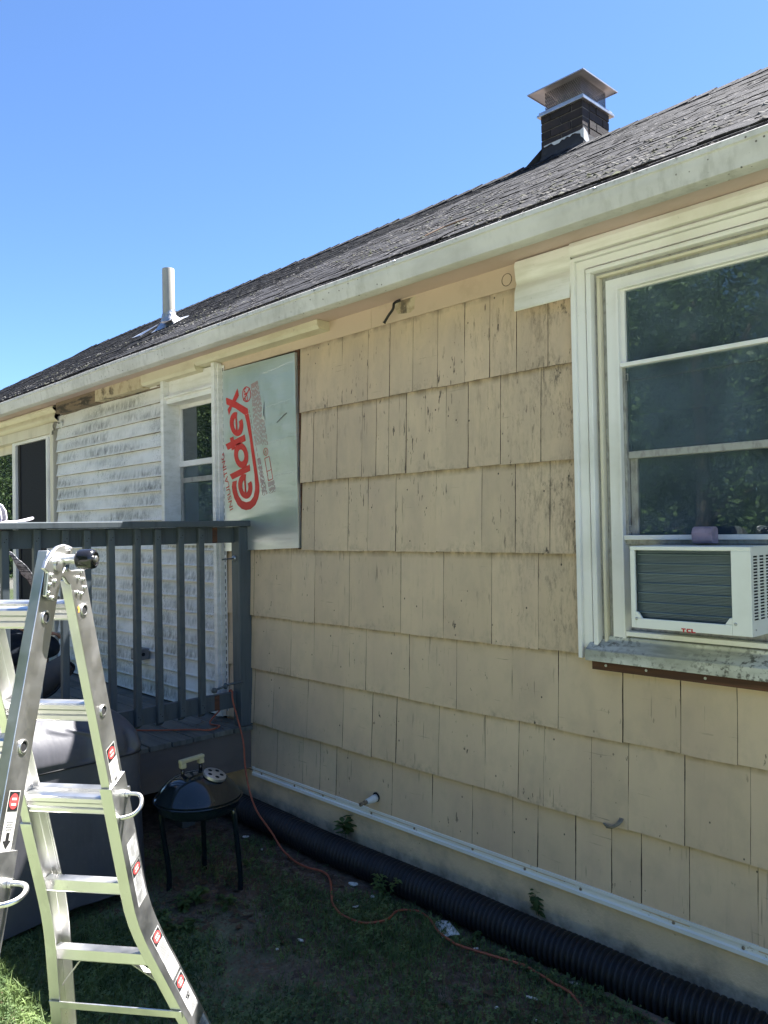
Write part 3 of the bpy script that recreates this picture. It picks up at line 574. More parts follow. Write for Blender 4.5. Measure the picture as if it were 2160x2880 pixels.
M['bark'] = mk('tree_bark', (0.11, 0.085, 0.06), 0.9, layers=[dict(col=(0.05, 0.04, 0.03), scale=12, stretch=(1, 1, .3), lo=.45, hi=.65)], bump=[dict(scale=20, stretch=(1, 1, .3), strength=.6, dist=.03)])
M['dead_leaf'] = mk('dead_leaf', (0.115, 0.07, 0.04), 0.8, layers=[dict(col=(0.06, 0.04, 0.028), scale=5, lo=.42, hi=.6), dict(col=(0.2, 0.14, 0.08), scale=9, lo=.58, hi=.7)], rnd=.3)
M['white_scrap'] = mk('white_vinyl_scrap', (0.70, 0.70, 0.68), 0.5, layers=[dict(col=(0.42, 0.40, 0.36), scale=30, lo=.55, hi=.7, fac=.6)])
M['wood_scrap'] = mk('weathered_lath', (0.26, 0.175, 0.125), 0.85, layers=[dict(col=(0.14, 0.095, 0.07), scale=9, stretch=(1, 3, 1), lo=.45, hi=.65)], bump=[dict(scale=40, strength=.3, dist=.004)])
M['skin'] = mk('tanned_skin', (0.36, 0.19, 0.125), 0.5, layers=[dict(col=(0.30, 0.15, 0.10), scale=14, lo=.45, hi=.65, fac=.6)])
M['plaid'] = mk('grey_plaid_cloth', (0.30, 0.30, 0.32), 0.9, layers=[
    dict(col=(0.03, 0.032, 0.04), scale=34, stretch=(.25, .25, 3), lo=.5, hi=.56, detail=2, fac=.9),
    dict(col=(0.05, 0.05, 0.06), scale=30, stretch=(2.4, 2.4, .25), lo=.54, hi=.6, detail=2, fac=.8)], bump=[dict(scale=14, strength=.5, dist=.01)])
M['navy'] = mk('navy_cloth', (0.010, 0.016, 0.026), 0.85, bump=[dict(scale=12, strength=.5, dist=.015)], layers=[dict(col=(0.02, 0.03, 0.04), scale=6, lo=.45, hi=.7)])
M['cap_cloth'] = mk('pale_lilac_cap', (0.62, 0.59, 0.66), 0.8, bump=[dict(scale=90, strength=.2, dist=.002)], layers=[dict(col=(0.52, 0.49, 0.56), scale=8, lo=.5, hi=.7)])
M['cap_dark'] = mk('dark_cap_mesh', (0.02, 0.022, 0.035), 0.8, layers=[dict(col=(0.05, 0.05, 0.07), scale=120, lo=.5, hi=.6)])
M['chair_cloth'] = mk('grey_chair_canvas', (0.13, 0.125, 0.125), 0.85, bump=[dict(scale=120, strength=.2, dist=.002)], layers=[dict(col=(0.1, 0.095, 0.1), scale=5, lo=.45, hi=.65)])

# ------------------------------------------------------------------ ground
G = -0.25
def ground_mat():
    m = bpy.data.materials.new('lawn_soil')
    m.use_nodes = True
    nt = m.node_tree
    N = nt.nodes
    L = nt.links.new
    b = N['Principled BSDF']
    b.inputs['Roughness'].default_value = 0.95
    b.inputs['Specular IOR Level'].default_value = 0.2
    tc = N.new('ShaderNodeTexCoord')
    def nz(scale, detail=6):
        t = N.new('ShaderNodeTexNoise')
        t.inputs['Scale'].default_value = scale
        t.inputs['Detail'].default_value = detail
        t.inputs['Roughness'].default_value = .65
        L(tc.outputs['Object'], t.inputs['Vector'])
        return t.outputs['Fac']
    def ramp(s, stops):
        r = N.new('ShaderNodeValToRGB')
        e = r.color_ramp.elements
        e[0].position, e[0].color = stops[0][0], (*stops[0][1], 1)
        e[1].position, e[1].color = stops[-1][0], (*stops[-1][1], 1)
        for p, c in stops[1:-1]:
            k = e.new(p)
            k.color = (*c, 1)
        L(s, r.inputs[0])
        return r.outputs[0]
    soil = ramp(nz(22, 9), [(.32, (.075, .055, .042)), (.5, (.145, .108, .083)), (.62, (.20, .155, .12)), (.72, (.28, .23, .18))])
    green = ramp(nz(14, 8), [(.32, (.09, .12, .06)), (.55, (.185, .22, .12)), (.7, (.26, .28, .17))])
    sx = N.new('ShaderNodeSeparateXYZ')
    L(tc.outputs['Object'], sx.inputs[0])
    mr = N.new('ShaderNodeMapRange')
    mr.inputs['From Min'].default_value = -0.35
    mr.inputs['From Max'].default_value = -2.1
    L(sx.outputs[1], mr.inputs['Value'])
    ad = N.new('ShaderNodeMath')
    ad.operation = 'ADD'
    L(mr.outputs[0], ad.inputs[0])
    L(nz(2.2, 5), ad.inputs[1])
    m2 = N.new('ShaderNodeMapRange')
    m2.inputs['From Min'].default_value = 0.72
    m2.inputs['From Max'].default_value = 1.05
    L(ad.outputs[0], m2.inputs['Value'])
    mx = N.new('ShaderNodeMix')
    mx.data_type = 'RGBA'
    L(m2.outputs[0], mx.inputs['Factor'])
    L(soil, mx.inputs[6])
    L(green, mx.inputs[7])
    bounce_gravel = ramp(nz(40, 6), [(.35, (.20, .19, .175)), (.5, (.33, .315, .29)), (.65, (.42, .405, .38))])  # pale band added behind the camera to bounce neutral light on the wall
    m3 = N.new('ShaderNodeMapRange')
    m3.inputs['From Min'].default_value = -6.4
    m3.inputs['From Max'].default_value = -6.8
    L(sx.outputs[1], m3.inputs['Value'])
    m4 = N.new('ShaderNodeMapRange')
    m4.inputs['From Min'].default_value = -16.5
    m4.inputs['From Max'].default_value = -16.0
    L(sx.outputs[1], m4.inputs['Value'])
    mm_ = N.new('ShaderNodeMath')
    mm_.operation = 'MULTIPLY'
    L(m3.outputs[0], mm_.inputs[0])
    L(m4.outputs[0], mm_.inputs[1])
    mg = N.new('ShaderNodeMix')
    mg.data_type = 'RGBA'
    L(mm_.outputs[0], mg.inputs['Factor'])
    L(mx.outputs[2], mg.inputs[6])
    L(bounce_gravel, mg.inputs[7])
    L(mg.outputs[2], b.inputs['Base Color'])
    bp = N.new('ShaderNodeBump')
    bp.inputs['Strength'].default_value = .8
    bp.inputs['Distance'].default_value = .03
    L(nz(30, 9), bp.inputs['Height'])
    L(bp.outputs[0], b.inputs['Normal'])
    return m
M['soil'] = ground_mat()

def vnoise(x, y, sc, seed=0):
    """cheap value noise on numpy arrays"""
    x = np.asarray(x) * sc + seed * 17.3
    y = np.asarray(y) * sc + seed * 5.7
    xi, yi = np.floor(x), np.floor(y)
    fx, fy = x - xi, y - yi
    fx, fy = fx * fx * (3 - 2 * fx), fy * fy * (3 - 2 * fy)
    h = lambda a, b: np.abs(np.sin(a * 127.1 + b * 311.7 + seed * 7.1) * 43758.5453) % 1
    return (h(xi, yi) * (1 - fx) + h(xi + 1, yi) * fx) * (1 - fy) + (h(xi, yi + 1) * (1 - fx) + h(xi + 1, yi + 1) * fx) * fy

def gz(x, y):
    x, y = np.asarray(x, float), np.asarray(y, float)
    amp = np.clip((np.abs(x) < 14) * (np.abs(y + 5) < 12), 0, 1)
    return G + amp * (-.028 * np.exp(-((y + .1) / .18) ** 2) + 0.035 * (vnoise(x, y, 1.3, 1) - .5) + 0.02 * (vnoise(x, y, 5, 2) - .5))

gx = np.concatenate([np.linspace(-300, -15, 12), np.arange(-14.8, 6, .1), np.linspace(7, 300, 12)])
gy = np.concatenate([np.linspace(-300, -13, 12), np.arange(-12.8, .6, .1), np.linspace(1, 300, 10)])
XX, YY = np.meshgrid(gx, gy)
V = np.stack([XX.ravel(), YY.ravel(), gz(XX.ravel(), YY.ravel())], 1)
nx_, ny_ = len(gx), len(gy)
ii = (np.arange(ny_ - 1)[:, None] * nx_ + np.arange(nx_ - 1)[None]).ravel()
me = fast_mesh('ground', V, np.stack([ii, ii + 1, ii + nx_ + 1, ii + nx_], 1), M['soil'], 4)
me.polygons.foreach_set('use_smooth', [True] * len(me.polygons))
ground = link('ground', me)
ground['kind'] = 'structure'

# ------------------------------------------------------------------ house shell
house = thing('house', 'single storey house with cream painted shingle siding, half stripped of white vinyl', 'house', (-3.0, 0.0, G))
XL, XR = -13.0, 3.2
ROOFP = 0.6
YE, ZE = -0.25, 2.925
YR = 2.53
ZR = ZE + ROOFP * (YR - YE)
YB = 2 * YR - YE
openings = [(-1.74, -0.62, 1.10, 2.60), (-5.455, -4.75, 1.55, 2.56), (-10.4, -7.66, .36, 2.56)]
mb = MB()
xs = sorted({XL, XR, *[o[0] for o in openings], *[o[1] for o in openings]})
for a, b in zip(xs, xs[1:]):
    o = [q for q in openings if q[0] <= a and q[1] >= b]
    spans = [(.03, 2.83)] if not o else [(.03, o[0][2]), (o[0][3], 2.83)]
    for z0, z1 in spans:
        mb.box(a, b, 0.002, .14, z0, z1)
mb.build('sheathing', M['dark_gap'], house)
mb = MB()
mb.box(XL, XL + .14, .14, YB + YE - .2, G, 2.83)
mb.box(XR - .14, XR, .14, YB + YE - .2, G, 2.83)
mb.box(XL, XR, YB + YE - .2, YB + YE - .06, G, 2.83)
mb.box(XL + .14, XR - .14, .14, YB + YE - .2, .2, .26)
mb.box(XL + .14, XR - .14, .14, YB + YE - .2, 2.76, 2.80)
for xx in (XL + .04, XR - .04):
    mb.prism([(xx, -.15, 2.84), (xx, YB + .1, 2.84), (xx, YR, ZR - .08)], (.04 if xx < 0 else -.04, 0, 0))
mb.build('house_wall', M['interior'], house)
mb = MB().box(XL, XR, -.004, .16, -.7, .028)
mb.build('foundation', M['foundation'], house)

# ---- shingle siding: every shingle a piece of its own
def shingle(x0, x1, zb, zt, lift=0.0, name='siding_shingle'):
    gap = rng.choice((.001, .0014, .002, .0026, .0034))
    x0 += gap * .5
    x1 -= gap
    if x1 - x0 < .02:
        return
    zb += rng.uniform(-.003, .003)
    th = rng.uniform(.007, .010)
    yb = -.0185 - lift - rng.uniform(0, .004)
    yt = -.0035
    zt2 = zt + .02
    nb = 5
    ph = rng.uniform(0, 9)
    fr, bk = [], []
    def P(x, z, back):
        t = (z - zb) / (zt2 - zb)
        y = yb + (yt - yb) * t - .0012 * math.sin(x * 9 + ph) * (1 - t)
        return (x, y + (th if back else 0), z)
    out = []
    for i in range(nb + 1):
        u = i / nb
        out.append((x0 + (x1 - x0) * u, zb + rng.uniform(-.0013, .0013)))
    for i in range(1, 5):
        out.append((x1 + rng.uniform(-.0013, .0013), zb + (zt2 - zb) * i / 4))
    out.append((x0, zt2))
    for i in range(3, 0, -1):
        out.append((x0 + rng.uniform(-.0013, .0013), zb + (zt2 - zb) * i / 4))
    n = len(out)
    vs = [P(x, z, 0) for x, z in out] + [P(x, z, 1) for x, z in out]
    fs = [(i, (i + 1) % n, n + (i + 1) % n, n + i) for i in range(n)]
    m = MB().add(vs, [tuple(range(n)), tuple(range(2 * n - 1, n - 1, -1))] + fs)
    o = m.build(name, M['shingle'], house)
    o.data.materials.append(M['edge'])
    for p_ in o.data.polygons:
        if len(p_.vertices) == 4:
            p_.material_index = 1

def fill(x0, x1, joints, zb, zt, lift=0.0, lo=.16, hi=.34):
    e = [x0] + [j for j in joints if x0 + .03 < j < x1 - .03]
    while e[-1] + hi < x1:
        e.append(e[-1] + rng.uniform(lo, hi))
    e = [q for q in e if q < x1 - .05] + [x1]
    for a, b in zip(e, e[1:]):
        shingle(a, b, zb, zt, lift)
rows = D['rows']
for k, (zb, zt, J) in enumerate(rows):
    if k < 3:
        fill(-3.848, -1.86, J, zb, zt)
        fill(-.66, 1.9, [], zb, zt)
    elif k == 3:
        fill(-4.72, -1.86, [-4.55, -4.36] + J, zb, zt)
        fill(-.66, 1.9, [], zb, zt)
    else:
        lift = .006 if k == 5 else 0.0
        fill(-4.72, 1.9, [-4.56, -4.37] + J, zb if k < 6 else .045, zt, lift)
# plain painted boards under the eave
for a, b in zip((-4.73, -3.2, -2.1), (-3.2, -2.1, 1.9)):
    MB().box(a + .001, b - .001, -.013, .0, 2.698, 2.808).build('eave_board', M['board_paint'], house)
MB().box(-3.895, -3.853, -.008, .0, 1.48, 2.70).build('exposed_lath', M['brown_wood'], house)
MB().lathe([(.030, -.0005), (.030, .0005), (.027, .0005), (.027, -.0005), (.030, -.0005)], (-2.27, -.0138, 2.745), (0, 1, 0), 20, False).build('pencil_ring', M['edge'], house)
# starter strip with two ribs along the foundation
pr = [(-.004, .066), (-.017, .064), (-.017, .050), (-.012, .046), (-.012, .030), (-.020, .026), (-.020, .010), (-.004, .004)]
mb = MB()
mb.strip([(XL, y, z) for y, z in pr], (8.3, 0, 0))
mb = MB().strip([(-4.40, y - .006, z) for y, z in pr], (6.3, 0, 0))
st = mb.build('starter_strip', M['track'], house)
for i in range(18):
    x = -4.3 + i * .34 + rng.uniform(-.06, .06)
    MB().lathe([(.007, 0), (.006, .004), (.001, .005)], (x, -.018, .038 + rng.uniform(-.006, .006)), (0, -1, 0), 8).build('strip_nail', M['brass'], st, smooth=True)

# ---- eave: soffit, fascia, gutter with spikes
MB().box(XL, XR, -.185, .0, 2.808, 2.820).build('soffit', M['soffit'], house)
MB().box(XL, XR, -.205, -.186, 2.80, 2.915).build('fascia_board', M['board_paint'], house)
gp = [(-.207, 2.893), (-.207, 2.794), (-.212, 2.789), (-.278, 2.786), (-.285, 2.790), (-.288, 2.806), (-.294, 2.832), (-.297, 2.842), (-.299, 2.866), (-.306, 2.870), (-.306, 2.890), (-.303, 2.893), (-.290, 2.893), (-.289, 2.886), (-.300, 2.884), (-.293, 2.868), (-.291, 2.846), (-.288, 2.834), (-.282, 2.808), (-.278, 2.794), (-.214, 2.798), (-.211, 2.893)]
gnx = 120
mb = MB()
ng = len(gp)
for i in range(gnx + 1):
    x = XL + (XR - XL) * i / gnx
    sag = .004 * math.sin(x * .9) + .002 * math.sin(x * 3.1 + 1)
    for y, z in gp:
        mb.v.append((x, y + .0012 * math.sin(x * 5 + z * 40), z + sag * .6))
for i in range(gnx):
    for k in range(ng):
        mb.f.append((i * ng + k, (i + 1) * ng + k, (i + 1) * ng + (k + 1) % ng, i * ng + (k + 1) % ng))
mb.f += [tuple(range(ng)), tuple(range(gnx * ng, gnx * ng + ng))]
gutter = mb.build('gutter', M['gutter'], house, auto=35)
for x in D['spikes']:
    z = 2.888
    MB().tube([(x + .004, -.318, z - .012), (x, -.30, z), (x - .02, -.262, z + .008)], [.0045, .004, .0035], 6).build('gutter_spike', M['galv'], gutter, smooth=True)

# ---- roof
mb = MB()
mb.prism([(XL - .12, YE + .02, ZE - .02), (XL - .12, YR, ZR - .022), (XL - .12, YR, ZR - .06), (XL - .12, YE + .02, ZE - .05)], (XR - XL + .24, 0, 0))
mb.prism([(XL - .12, 2 * YR - YE, ZE - .02), (XL - .12, YR + .001, ZR - .022), (XL - .12, YR + .001, ZR - .06), (XL - .12, 2 * YR - YE, ZE - .05)], (XR - XL + .24, 0, 0))
roof = mb.build('roof', M['roof'], house)
TH = math.atan(ROOFP)
DN = Vector((0, math.cos(TH), math.sin(TH)))
NN = Vector((0, -math.sin(TH), math.cos(TH)))
EXP = .127
SL = (YR - YE) / math.cos(TH)
tabs = []
ncourse = int(SL / EXP)
for c in range(ncourse + 1):
    x = -12.9 + (.15 if c % 2 else 0) + rng.uniform(-.02, .02)
    while x < XR:
        w = .303 + rng.uniform(-.004, .004)
        tabs.append((x, c * EXP + rng.uniform(-.006, .006), w, rng.uniform(.001, .006) + (.006 if rng.random() < .10 else 0)))
        x += w + .004
def tab_pts(kind):
    """a curled weathered tab in its own frame: x along eave, y up the slope, z normal"""
    r = random.Random(kind)
    nx = 5
    vs = []
    for row, (y, z) in enumerate(((0, .0), (.07, .003), (.17, -.004))):
        for i in range(nx + 1):
            zz = z + (r.uniform(-.001, .0035) if row == 0 else r.uniform(-.001, .001))
            yy = y + (r.uniform(-.006, .005) if row == 0 else 0)
            vs.append(((i / nx) * .303, yy, zz + .004))
    low = [(vs[i][0], vs[i][1] + .002, vs[i][2] - r.uniform(.0085, .0115)) for i in range(nx + 1)]
    n = nx + 1
    fs = []
    for row in range(2):
        for i in range(nx):
            fs.append((row * n + i, row * n + i + 1, (row + 1) * n + i + 1, (row + 1) * n + i))
    o = len(vs)
    vs += low
    for i in range(nx):
        fs.append((o + i, o + i + 1, i + 1, i))
    return vs, fs
kinds = [tab_pts(k) for k in range(8)]
kmesh = []
for vs, fs in kinds:
    kmesh.append(MB().add(vs, fs).mesh('roof_shingle', M['roof']))
camp = Vector((0, -3, 1.6))
def tab_pos(t):
    x, s, w, h = t
    return Vector((x, YE, ZE)) + DN * s + NN * (.004 + h * .5)
def seen(t):
    p = tab_pos(t) - camp
    z = p.dot(_f)
    return z > 0 and -.1 < (p.dot(_r) / z * D['f'] + 1080) < 2200 and (p.dot(_d) / z * D['f'] + 1440) > -30
order = sorted(tabs, key=lambda t: (not seen(t), (tab_pos(t) - camp).length))
for t in order[:295]:
    o = link('roof_shingle', rng.choice(kmesh), roof)
    o.matrix_parent_inverse = Matrix.Identity(4)
    o.location = tab_pos(t)
    o.rotation_euler = (TH + t[3] * .9, 0, rng.uniform(-.012, .012))
V, F = [], []
off = 0
Fk = [np.array(fs) for vs, fs in kinds]
for t in order[295:]:
    k = rng.randrange(8)
    R = Matrix.Rotation(TH + t[3] * .9, 3, 'X')
    P = np.array(kinds[k][0]) @ np.array(R).T + np.array(tab_pos(t))
    V.append(P)
    F.append(Fk[k] + off)
    off += len(P)
o = link('roof_shingles', fast_mesh('roof_shingles', np.concatenate(V), np.concatenate(F), M['roof'], 4), roof)
o.matrix_parent_inverse = Matrix.Identity(4)
o['kind'] = 'stuff'
# starter course closing the eave edge
mb = MB()
p0_ = Vector((XL - .1, YE, ZE)) - DN * .022 - NN * .002
for i in range(170):
    xa, xb = XL + i * .095, XL + (i + 1) * .095
    d = rng.uniform(-.006, .004)
    a_ = Vector((xa, YE, ZE)) - DN * (.020 + d) + NN * .002
    b_ = Vector((xb, YE, ZE)) - DN * (.020 + d) + NN * .002
    mb.add([a_, b_, b_ + DN * .2, a_ + DN * .2, a_ - Vector((0, -.004, .018)), b_ - Vector((0, -.004, .018))], [(0, 1, 2, 3), (4, 5, 1, 0)])
o = mb.build('starter_course', M['roof'], roof)
o['kind'] = 'stuff'
# ridge caps
x = -12.9
while x < XR:
    h = rng.uniform(.006, .022)
    e = .15
    mb = MB()
    pts = [(x, YR - .14, ZR - .14 * ROOFP + .014 + h * .3), (x, YR, ZR + .026 + h * .3), (x, YR + .14, ZR - .14 * ROOFP + .014)]
    pt2 = [(x + e + .05, p[1], p[2] + .004 + h * .35 + rng.uniform(-.003, .003)) for p in pts]
    pl = [(p[0], p[1], p[2] - .012) for p in pt2]
    pl1 = [(p[0], p[1], p[2] - .012) for p in pts]
    mb.add(pts + pt2 + pl1 + pl, [(0, 3, 4, 1), (1, 4, 5, 2), (3, 9, 10, 4), (4, 10, 11, 5), (0, 6, 9, 3), (2, 5, 11, 8)])
    o = mb.build('ridge_cap', M['roof'], roof)
    x += e
# moss and lichen clumps caught under the tab edges
V, F = [], []
off = 0
for i in range(2600):
    u = nr.rand()
    x = -9 + 9.5 * nr.rand() ** .8
    c = int(abs(nr.normal(0, 7)))
    if c >= ncourse or vnoise(x, c * .3, 1.3, 5) < .36:
        continue
    p = Vector((x, YE, ZE)) + DN * (c * EXP - nr.uniform(.0, .02)) + NN * .012
    r = nr.uniform(.004, .011)
    pts = []
    for a in range(5):
        an = a / 5 * 2 * PI
        pts.append(p + Vector((math.cos(an) * r * nr.uniform(1, 2.4), 0, 0)) + DN * (math.sin(an) * r * nr.uniform(.5, 1)))
    top = p + NN * r * nr.uniform(.5, 1.1)
    V += [tuple(q) for q in pts] + [tuple(top)]
    for a in range(5):
        F.append((off + a, off + (a + 1) % 5, off + 5))
    off += 6
o = link('moss', fast_mesh('moss', V, F, M['moss'], 3), roof)
o.matrix_parent_inverse = Matrix.Identity(4)
o['kind'] = 'stuff'
MB().tube([(-2.75, -.05, 3.075), (-2.68, .02, 3.12), (-2.6, .03, 3.125), (-2.52, .0, 3.11)], .004, 5).build('fallen_twig', M['wood_scrap'], roof)

# ---- chimney just behind the ridge
cx0, cx1, cy0, cy1 = -3.835, -3.432, 2.55, 2.95
chim = MB().box(cx0 + .030, cx1 - .030, cy0 + .020, cy1 - .03, 4.2, 4.70).box(cx0 + .007, cx1 - .007, cy0 + .007, cy1 - .03, 4.7001, 4.985).build('chimney', M['mortar'], roof)
chim.parent = house
chim.matrix_parent_inverse = Matrix.Translation(-house.location)
zz = 4.30
row = 0
while zz < 4.97:
    corb = .0 if zz > 4.70 else .022
    a0, a1, b0, b1 = cx0 + corb, cx1 - corb, cy0 + corb * .6, cy1 - corb
    h = .060
    L_ = (a1 - a0 - .012) / 2
    cuts = [a0, a0 + L_, a1] if row % 2 == 0 else [a0, a0 + L_ / 2, a0 + 1.5 * L_, a1]
    for p, q in zip(cuts, cuts[1:]):
        MB().box(p + .005, q - .005, b0 + rng.uniform(-.003, .002), b0 + .09, zz, zz + h).build('brick', M['brick'], chim)
    cuts = [b0 + .095, b0 + .2, b1 - .0] if row % 2 else [b0 + .095, b0 + .30, b1]
    for p, q in zip(cuts, cuts[1:]):
        MB().box(a1 - .09, a1 + rng.uniform(-.002, .003), p + .005, q - .005, zz, zz + h).build('brick', M['brick'], chim)
    zz += .071
    row += 1
# black apron that flares over the roof, with a worn white edge
mb = MB()
ap = [(4.735, .004), (4.66, .010), (4.60, .03), (4.565, .07), (4.545, .13)]
pth = []
for z, o_ in ap:
    pth.append([(cx0 + .01 - o_ * .9, cy0 - o_ + .006, z), (cx1 - .0 + o_ * .4, cy0 - o_ + .006, z), (cx1 - .0 + o_ * .4, cy1, z)])
for a, b in zip(pth, pth[1:]):
    mb.add(a + b, [(0, 3, 4, 1), (1, 4, 5, 2)])
mb.add([pth[0][0], pth[-1][0], (cx0, cy1, 4.6), (cx0, cy1, 4.735)], [(0, 1, 2, 3)])
mb.build('flashing', M['tar'], chim, smooth=False)
mb = MB()
ed = []
for i in range(16):
    x = cx0 + .03 + (cx1 - cx0 - .03) * i / 15
    ed.append((x, cy0 - .003, 4.745 + .008 * (i / 15)))
low = [(p[0], p[1] - .001, p[2] - rng.choice((.006, .008, .012, .02, .03))) for p in ed]
mb.add(ed + low, [(i, i + 1, 17 + i, 16 + i) for i in range(15)])
mb.add([(cx1 + .006, cy0 - .002, 4.765), (cx1 + .006, cy0 + .05, 4.74), (cx1 + .007, cy0 + .085, 4.665), (cx1 + .007, cy0 + .02, 4.655), (cx1 + .007, cy0 - .004, 4.67)], [(0, 1, 2, 3, 4)])
mb.add([(cx1 + .006, cy0 - .002, 4.765), (cx1 + .007, cy0 - .004, 4.67), (cx1 - .02, cy0 - .006, 4.70), (cx1 - .025, cy0 - .006, 4.75)], [(0, 1, 2, 3)])
mb.build('worn_sealant', M['tar_white'], chim)
# steel crown, clay flue, wire cage and lid
mb = MB()
o_ = .022
mb.prism([(cx0 - o_, cy0 - o_, 4.992), (cx1 + o_, cy0 - o_, 4.992), (cx1 + o_, cy1 + o_ + .03, 4.992), (cx0 - o_, cy1 + o_ + .03, 4.992)], (0, 0, .018))
mb.prism([(cx0 - .010, cy0 - .010, 5.0102), (cx1 + .010, cy0 - .010, 5.0102), (cx1 + .010, cy1 + .04, 5.0102), (cx0 - .010, cy1 + .04, 5.0102)], (0, 0, .022))
mb.build('chimney_crown', M['galv'], chim, bevel=.002)
fc = ((cx0 + cx1) / 2, (cy0 + cy1) / 2 + .01)
MB().lathe([(.150, 5.02), (.150, 5.135), (.128, 5.135), (.128, 5.02)], (fc[0], fc[1], 0), n=28, close=False).build('flue_tile', M['clay'], chim, auto=40)
mb = MB()
q0, q1, p0, p1 = cx0 + .03, cx1 - .03, cy0 + .03, cy1
z0, z1 = 5.03, 5.2
st_ = .017
def lattice(P, L, n):
    for s in (1, -1):
        for i in range(-int(.17 / st_) - 1, int(L / st_) + 1):
            u0 = i * st_
            u1 = u0 + .17 * .55
            if s < 0:
                u0, u1 = u1, u0
            a, b, za, zb = u0, u1, z0, z1
            def clip(a, b, za, zb):
                pts = []
                for u, z in ((a, za), (b, zb)):
                    if u < 0:
                        t = (0 - a) / (b - a)
                        u, z = 0, za + (zb - za) * t
                    if u > L:
                        t = (L - a) / (b - a)
                        u, z = L, za + (zb - za) * t
                    pts.append((u, z))
                return pts
            if max(a, b) <= 0 or min(a, b) >= L:
                continue
            (ua, wa), (ub, wb) = clip(a, b, za, zb)
            if abs(wa - wb) < .01:
                continue
            mb.bar(P(ua, wa), P(ub, wb), .0040, .0016, n)
lattice(lambda u, z: (q0 + u, p0, z), q1 - q0, (0, 1, 0))
lattice(lambda u, z: (q1, p0 + u, z), p1 - p0, (1, 0, 0))
lattice(lambda u, z: (q0 + u, p1, z), q1 - q0, (0, 1, 0))
lattice(lambda u, z: (q0, p0 + u, z), p1 - p0, (1, 0, 0))
mb.build('wire_cage', M['cage'], chim)
mb = MB()
lx0, lx1, ly0, ly1 = -3.925, -3.385, 2.495, 3.02
zc = 5.204
lo = [(lx0, ly0, zc - .010), (lx1, ly0, zc - .010), (lx1, ly1, zc - .010), (lx0, ly1, zc - .010)]
up = [(lx0, ly0, zc), (lx1, ly0, zc), (lx1, ly1, zc), (lx0, ly1, zc)]
ins = .07
inn = [(lx0 + ins, ly0 + ins, zc + .010), (lx1 - ins, ly0 + ins, zc + .010), (lx1 - ins, ly1 - ins, zc + .010), (lx0 + ins, ly1 - ins, zc + .010)]
in2 = [(p[0], p[1], p[2] - .004) for p in inn]
lo2 = [(p[0] + (.004 if p[0] < -3.6 else -.004), p[1] + (.004 if p[1] < 2.7 else -.004), p[2]) for p in lo]
up2 = [(p[0], p[1], zc - .004) for p in lo2]
mb.add(lo + up + inn + lo2 + up2 + in2, [(i, (i + 1) % 4, 4 + (i + 1) % 4, 4 + i) for i in range(4)] + [(4 + i, 4 + (i + 1) % 4, 8 + (i + 1) % 4, 8 + i) for i in range(4)] + [(8, 9, 10, 11)]
       + [(12 + i, 12 + (i + 1) % 4, 16 + (i + 1) % 4, 16 + i) for i in range(4)] + [(16 + i, 16 + (i + 1) % 4, 20 + (i + 1) % 4, 20 + i) for i in range(4)] + [(23, 22, 21, 20)] + [(i, (i + 1) % 4, 12 + (i + 1) % 4, 12 + i) for i in range(4)])
mb.build('chimney_lid', M['galv_dull'], chim)

# ---- vent pipe with a crumpled lead boot
vx, vy = -7.0065, .8527
vz = ZE + ROOFP * (vy - YE)
vent = MB().lathe([(.058, vz - .1), (.058, 4.148), (.0565, 4.153), (.050, 4.153), (.050, 3.9)], (vx, vy, 0), n=24, close=False).build('vent_pipe', M['pvc'], house, auto=40)
mb = MB()
n = 20
prof = [(.063, .14), (.066, .11), (.075, .06), (.10, .02), (.15, .004)]
for j, (r, h) in enumerate(prof):
    for k in range(n):
        a = 2 * PI * k / n
        rr = r * (1 + .18 * math.sin(3 * a + j) * (j / 4) + rng.uniform(-.03, .03) * j)
        dx, dy = math.cos(a) * rr * (1 + .25 * (j > 2)), math.sin(a) * rr
        z = vz + h + dy * ROOFP + .012
        mb.v.append((vx + dx, vy + dy, z + rng.uniform(0, .008)))
for j in range(4):
    for k in range(n):
        mb.f.append((j * n + k, (j + 1) * n + k, (j + 1) * n + (k + 1) % n, j * n + (k + 1) % n))
mb.build('lead_boot', M['lead'], vent, smooth=True)
MB().add([(vx - .1, vy - .12, vz + .0), (vx + .12, vy - .16, vz - .015), (vx + .02, vy - .3, vz - .13), (vx - .26, vy - .26, vz - .10)], [(0, 1, 2, 3)]).build('boot_flange', M['lead'], vent)
MB().add([(vx + .06, vy - .03, vz + .05), (vx + .2, vy + .02, vz + .075), (vx + .16, vy - .14, vz - .02), (vx + .02, vy - .12, vz + .02)], [(0, 1, 2, 3)]).build('torn_shingle', M['roof'], vent)

# ---- mouldings under the eave
def mould(name, x0, x1, prof, m, parent=house, **k):
    return MB().prism([(x0, y, z) for y, z in prof], (x1 - x0, 0, 0)).build(name, m, parent, **k)
mould('eave_moulding', -4.925, -3.558, [(-.012, 2.752), (-.088, 2.756), (-.104, 2.775), (-.106, 2.806), (-.012, 2.806)], M['cream_old'])
mould('eave_moulding', -5.722, -4.927, [(-.012, 2.720), (-.085, 2.724), (-.098, 2.745), (-.100, 2.806), (-.012, 2.806)], M['cream_old'])
MB().box(-7.40, -6.56, -.088, -.0165, 2.705, 2.807).build('rotten_board', M['raw_wood'], house)
MB().box(-6.558, -5.724, -.092, -.0165, 2.712, 2.807).build('peeling_board', M['peeled'], house)
MB().box(-7.42, -5.48, -.016, -.0125, 2.70, 2.723).build('exposed_lath', M['raw_wood'], house)
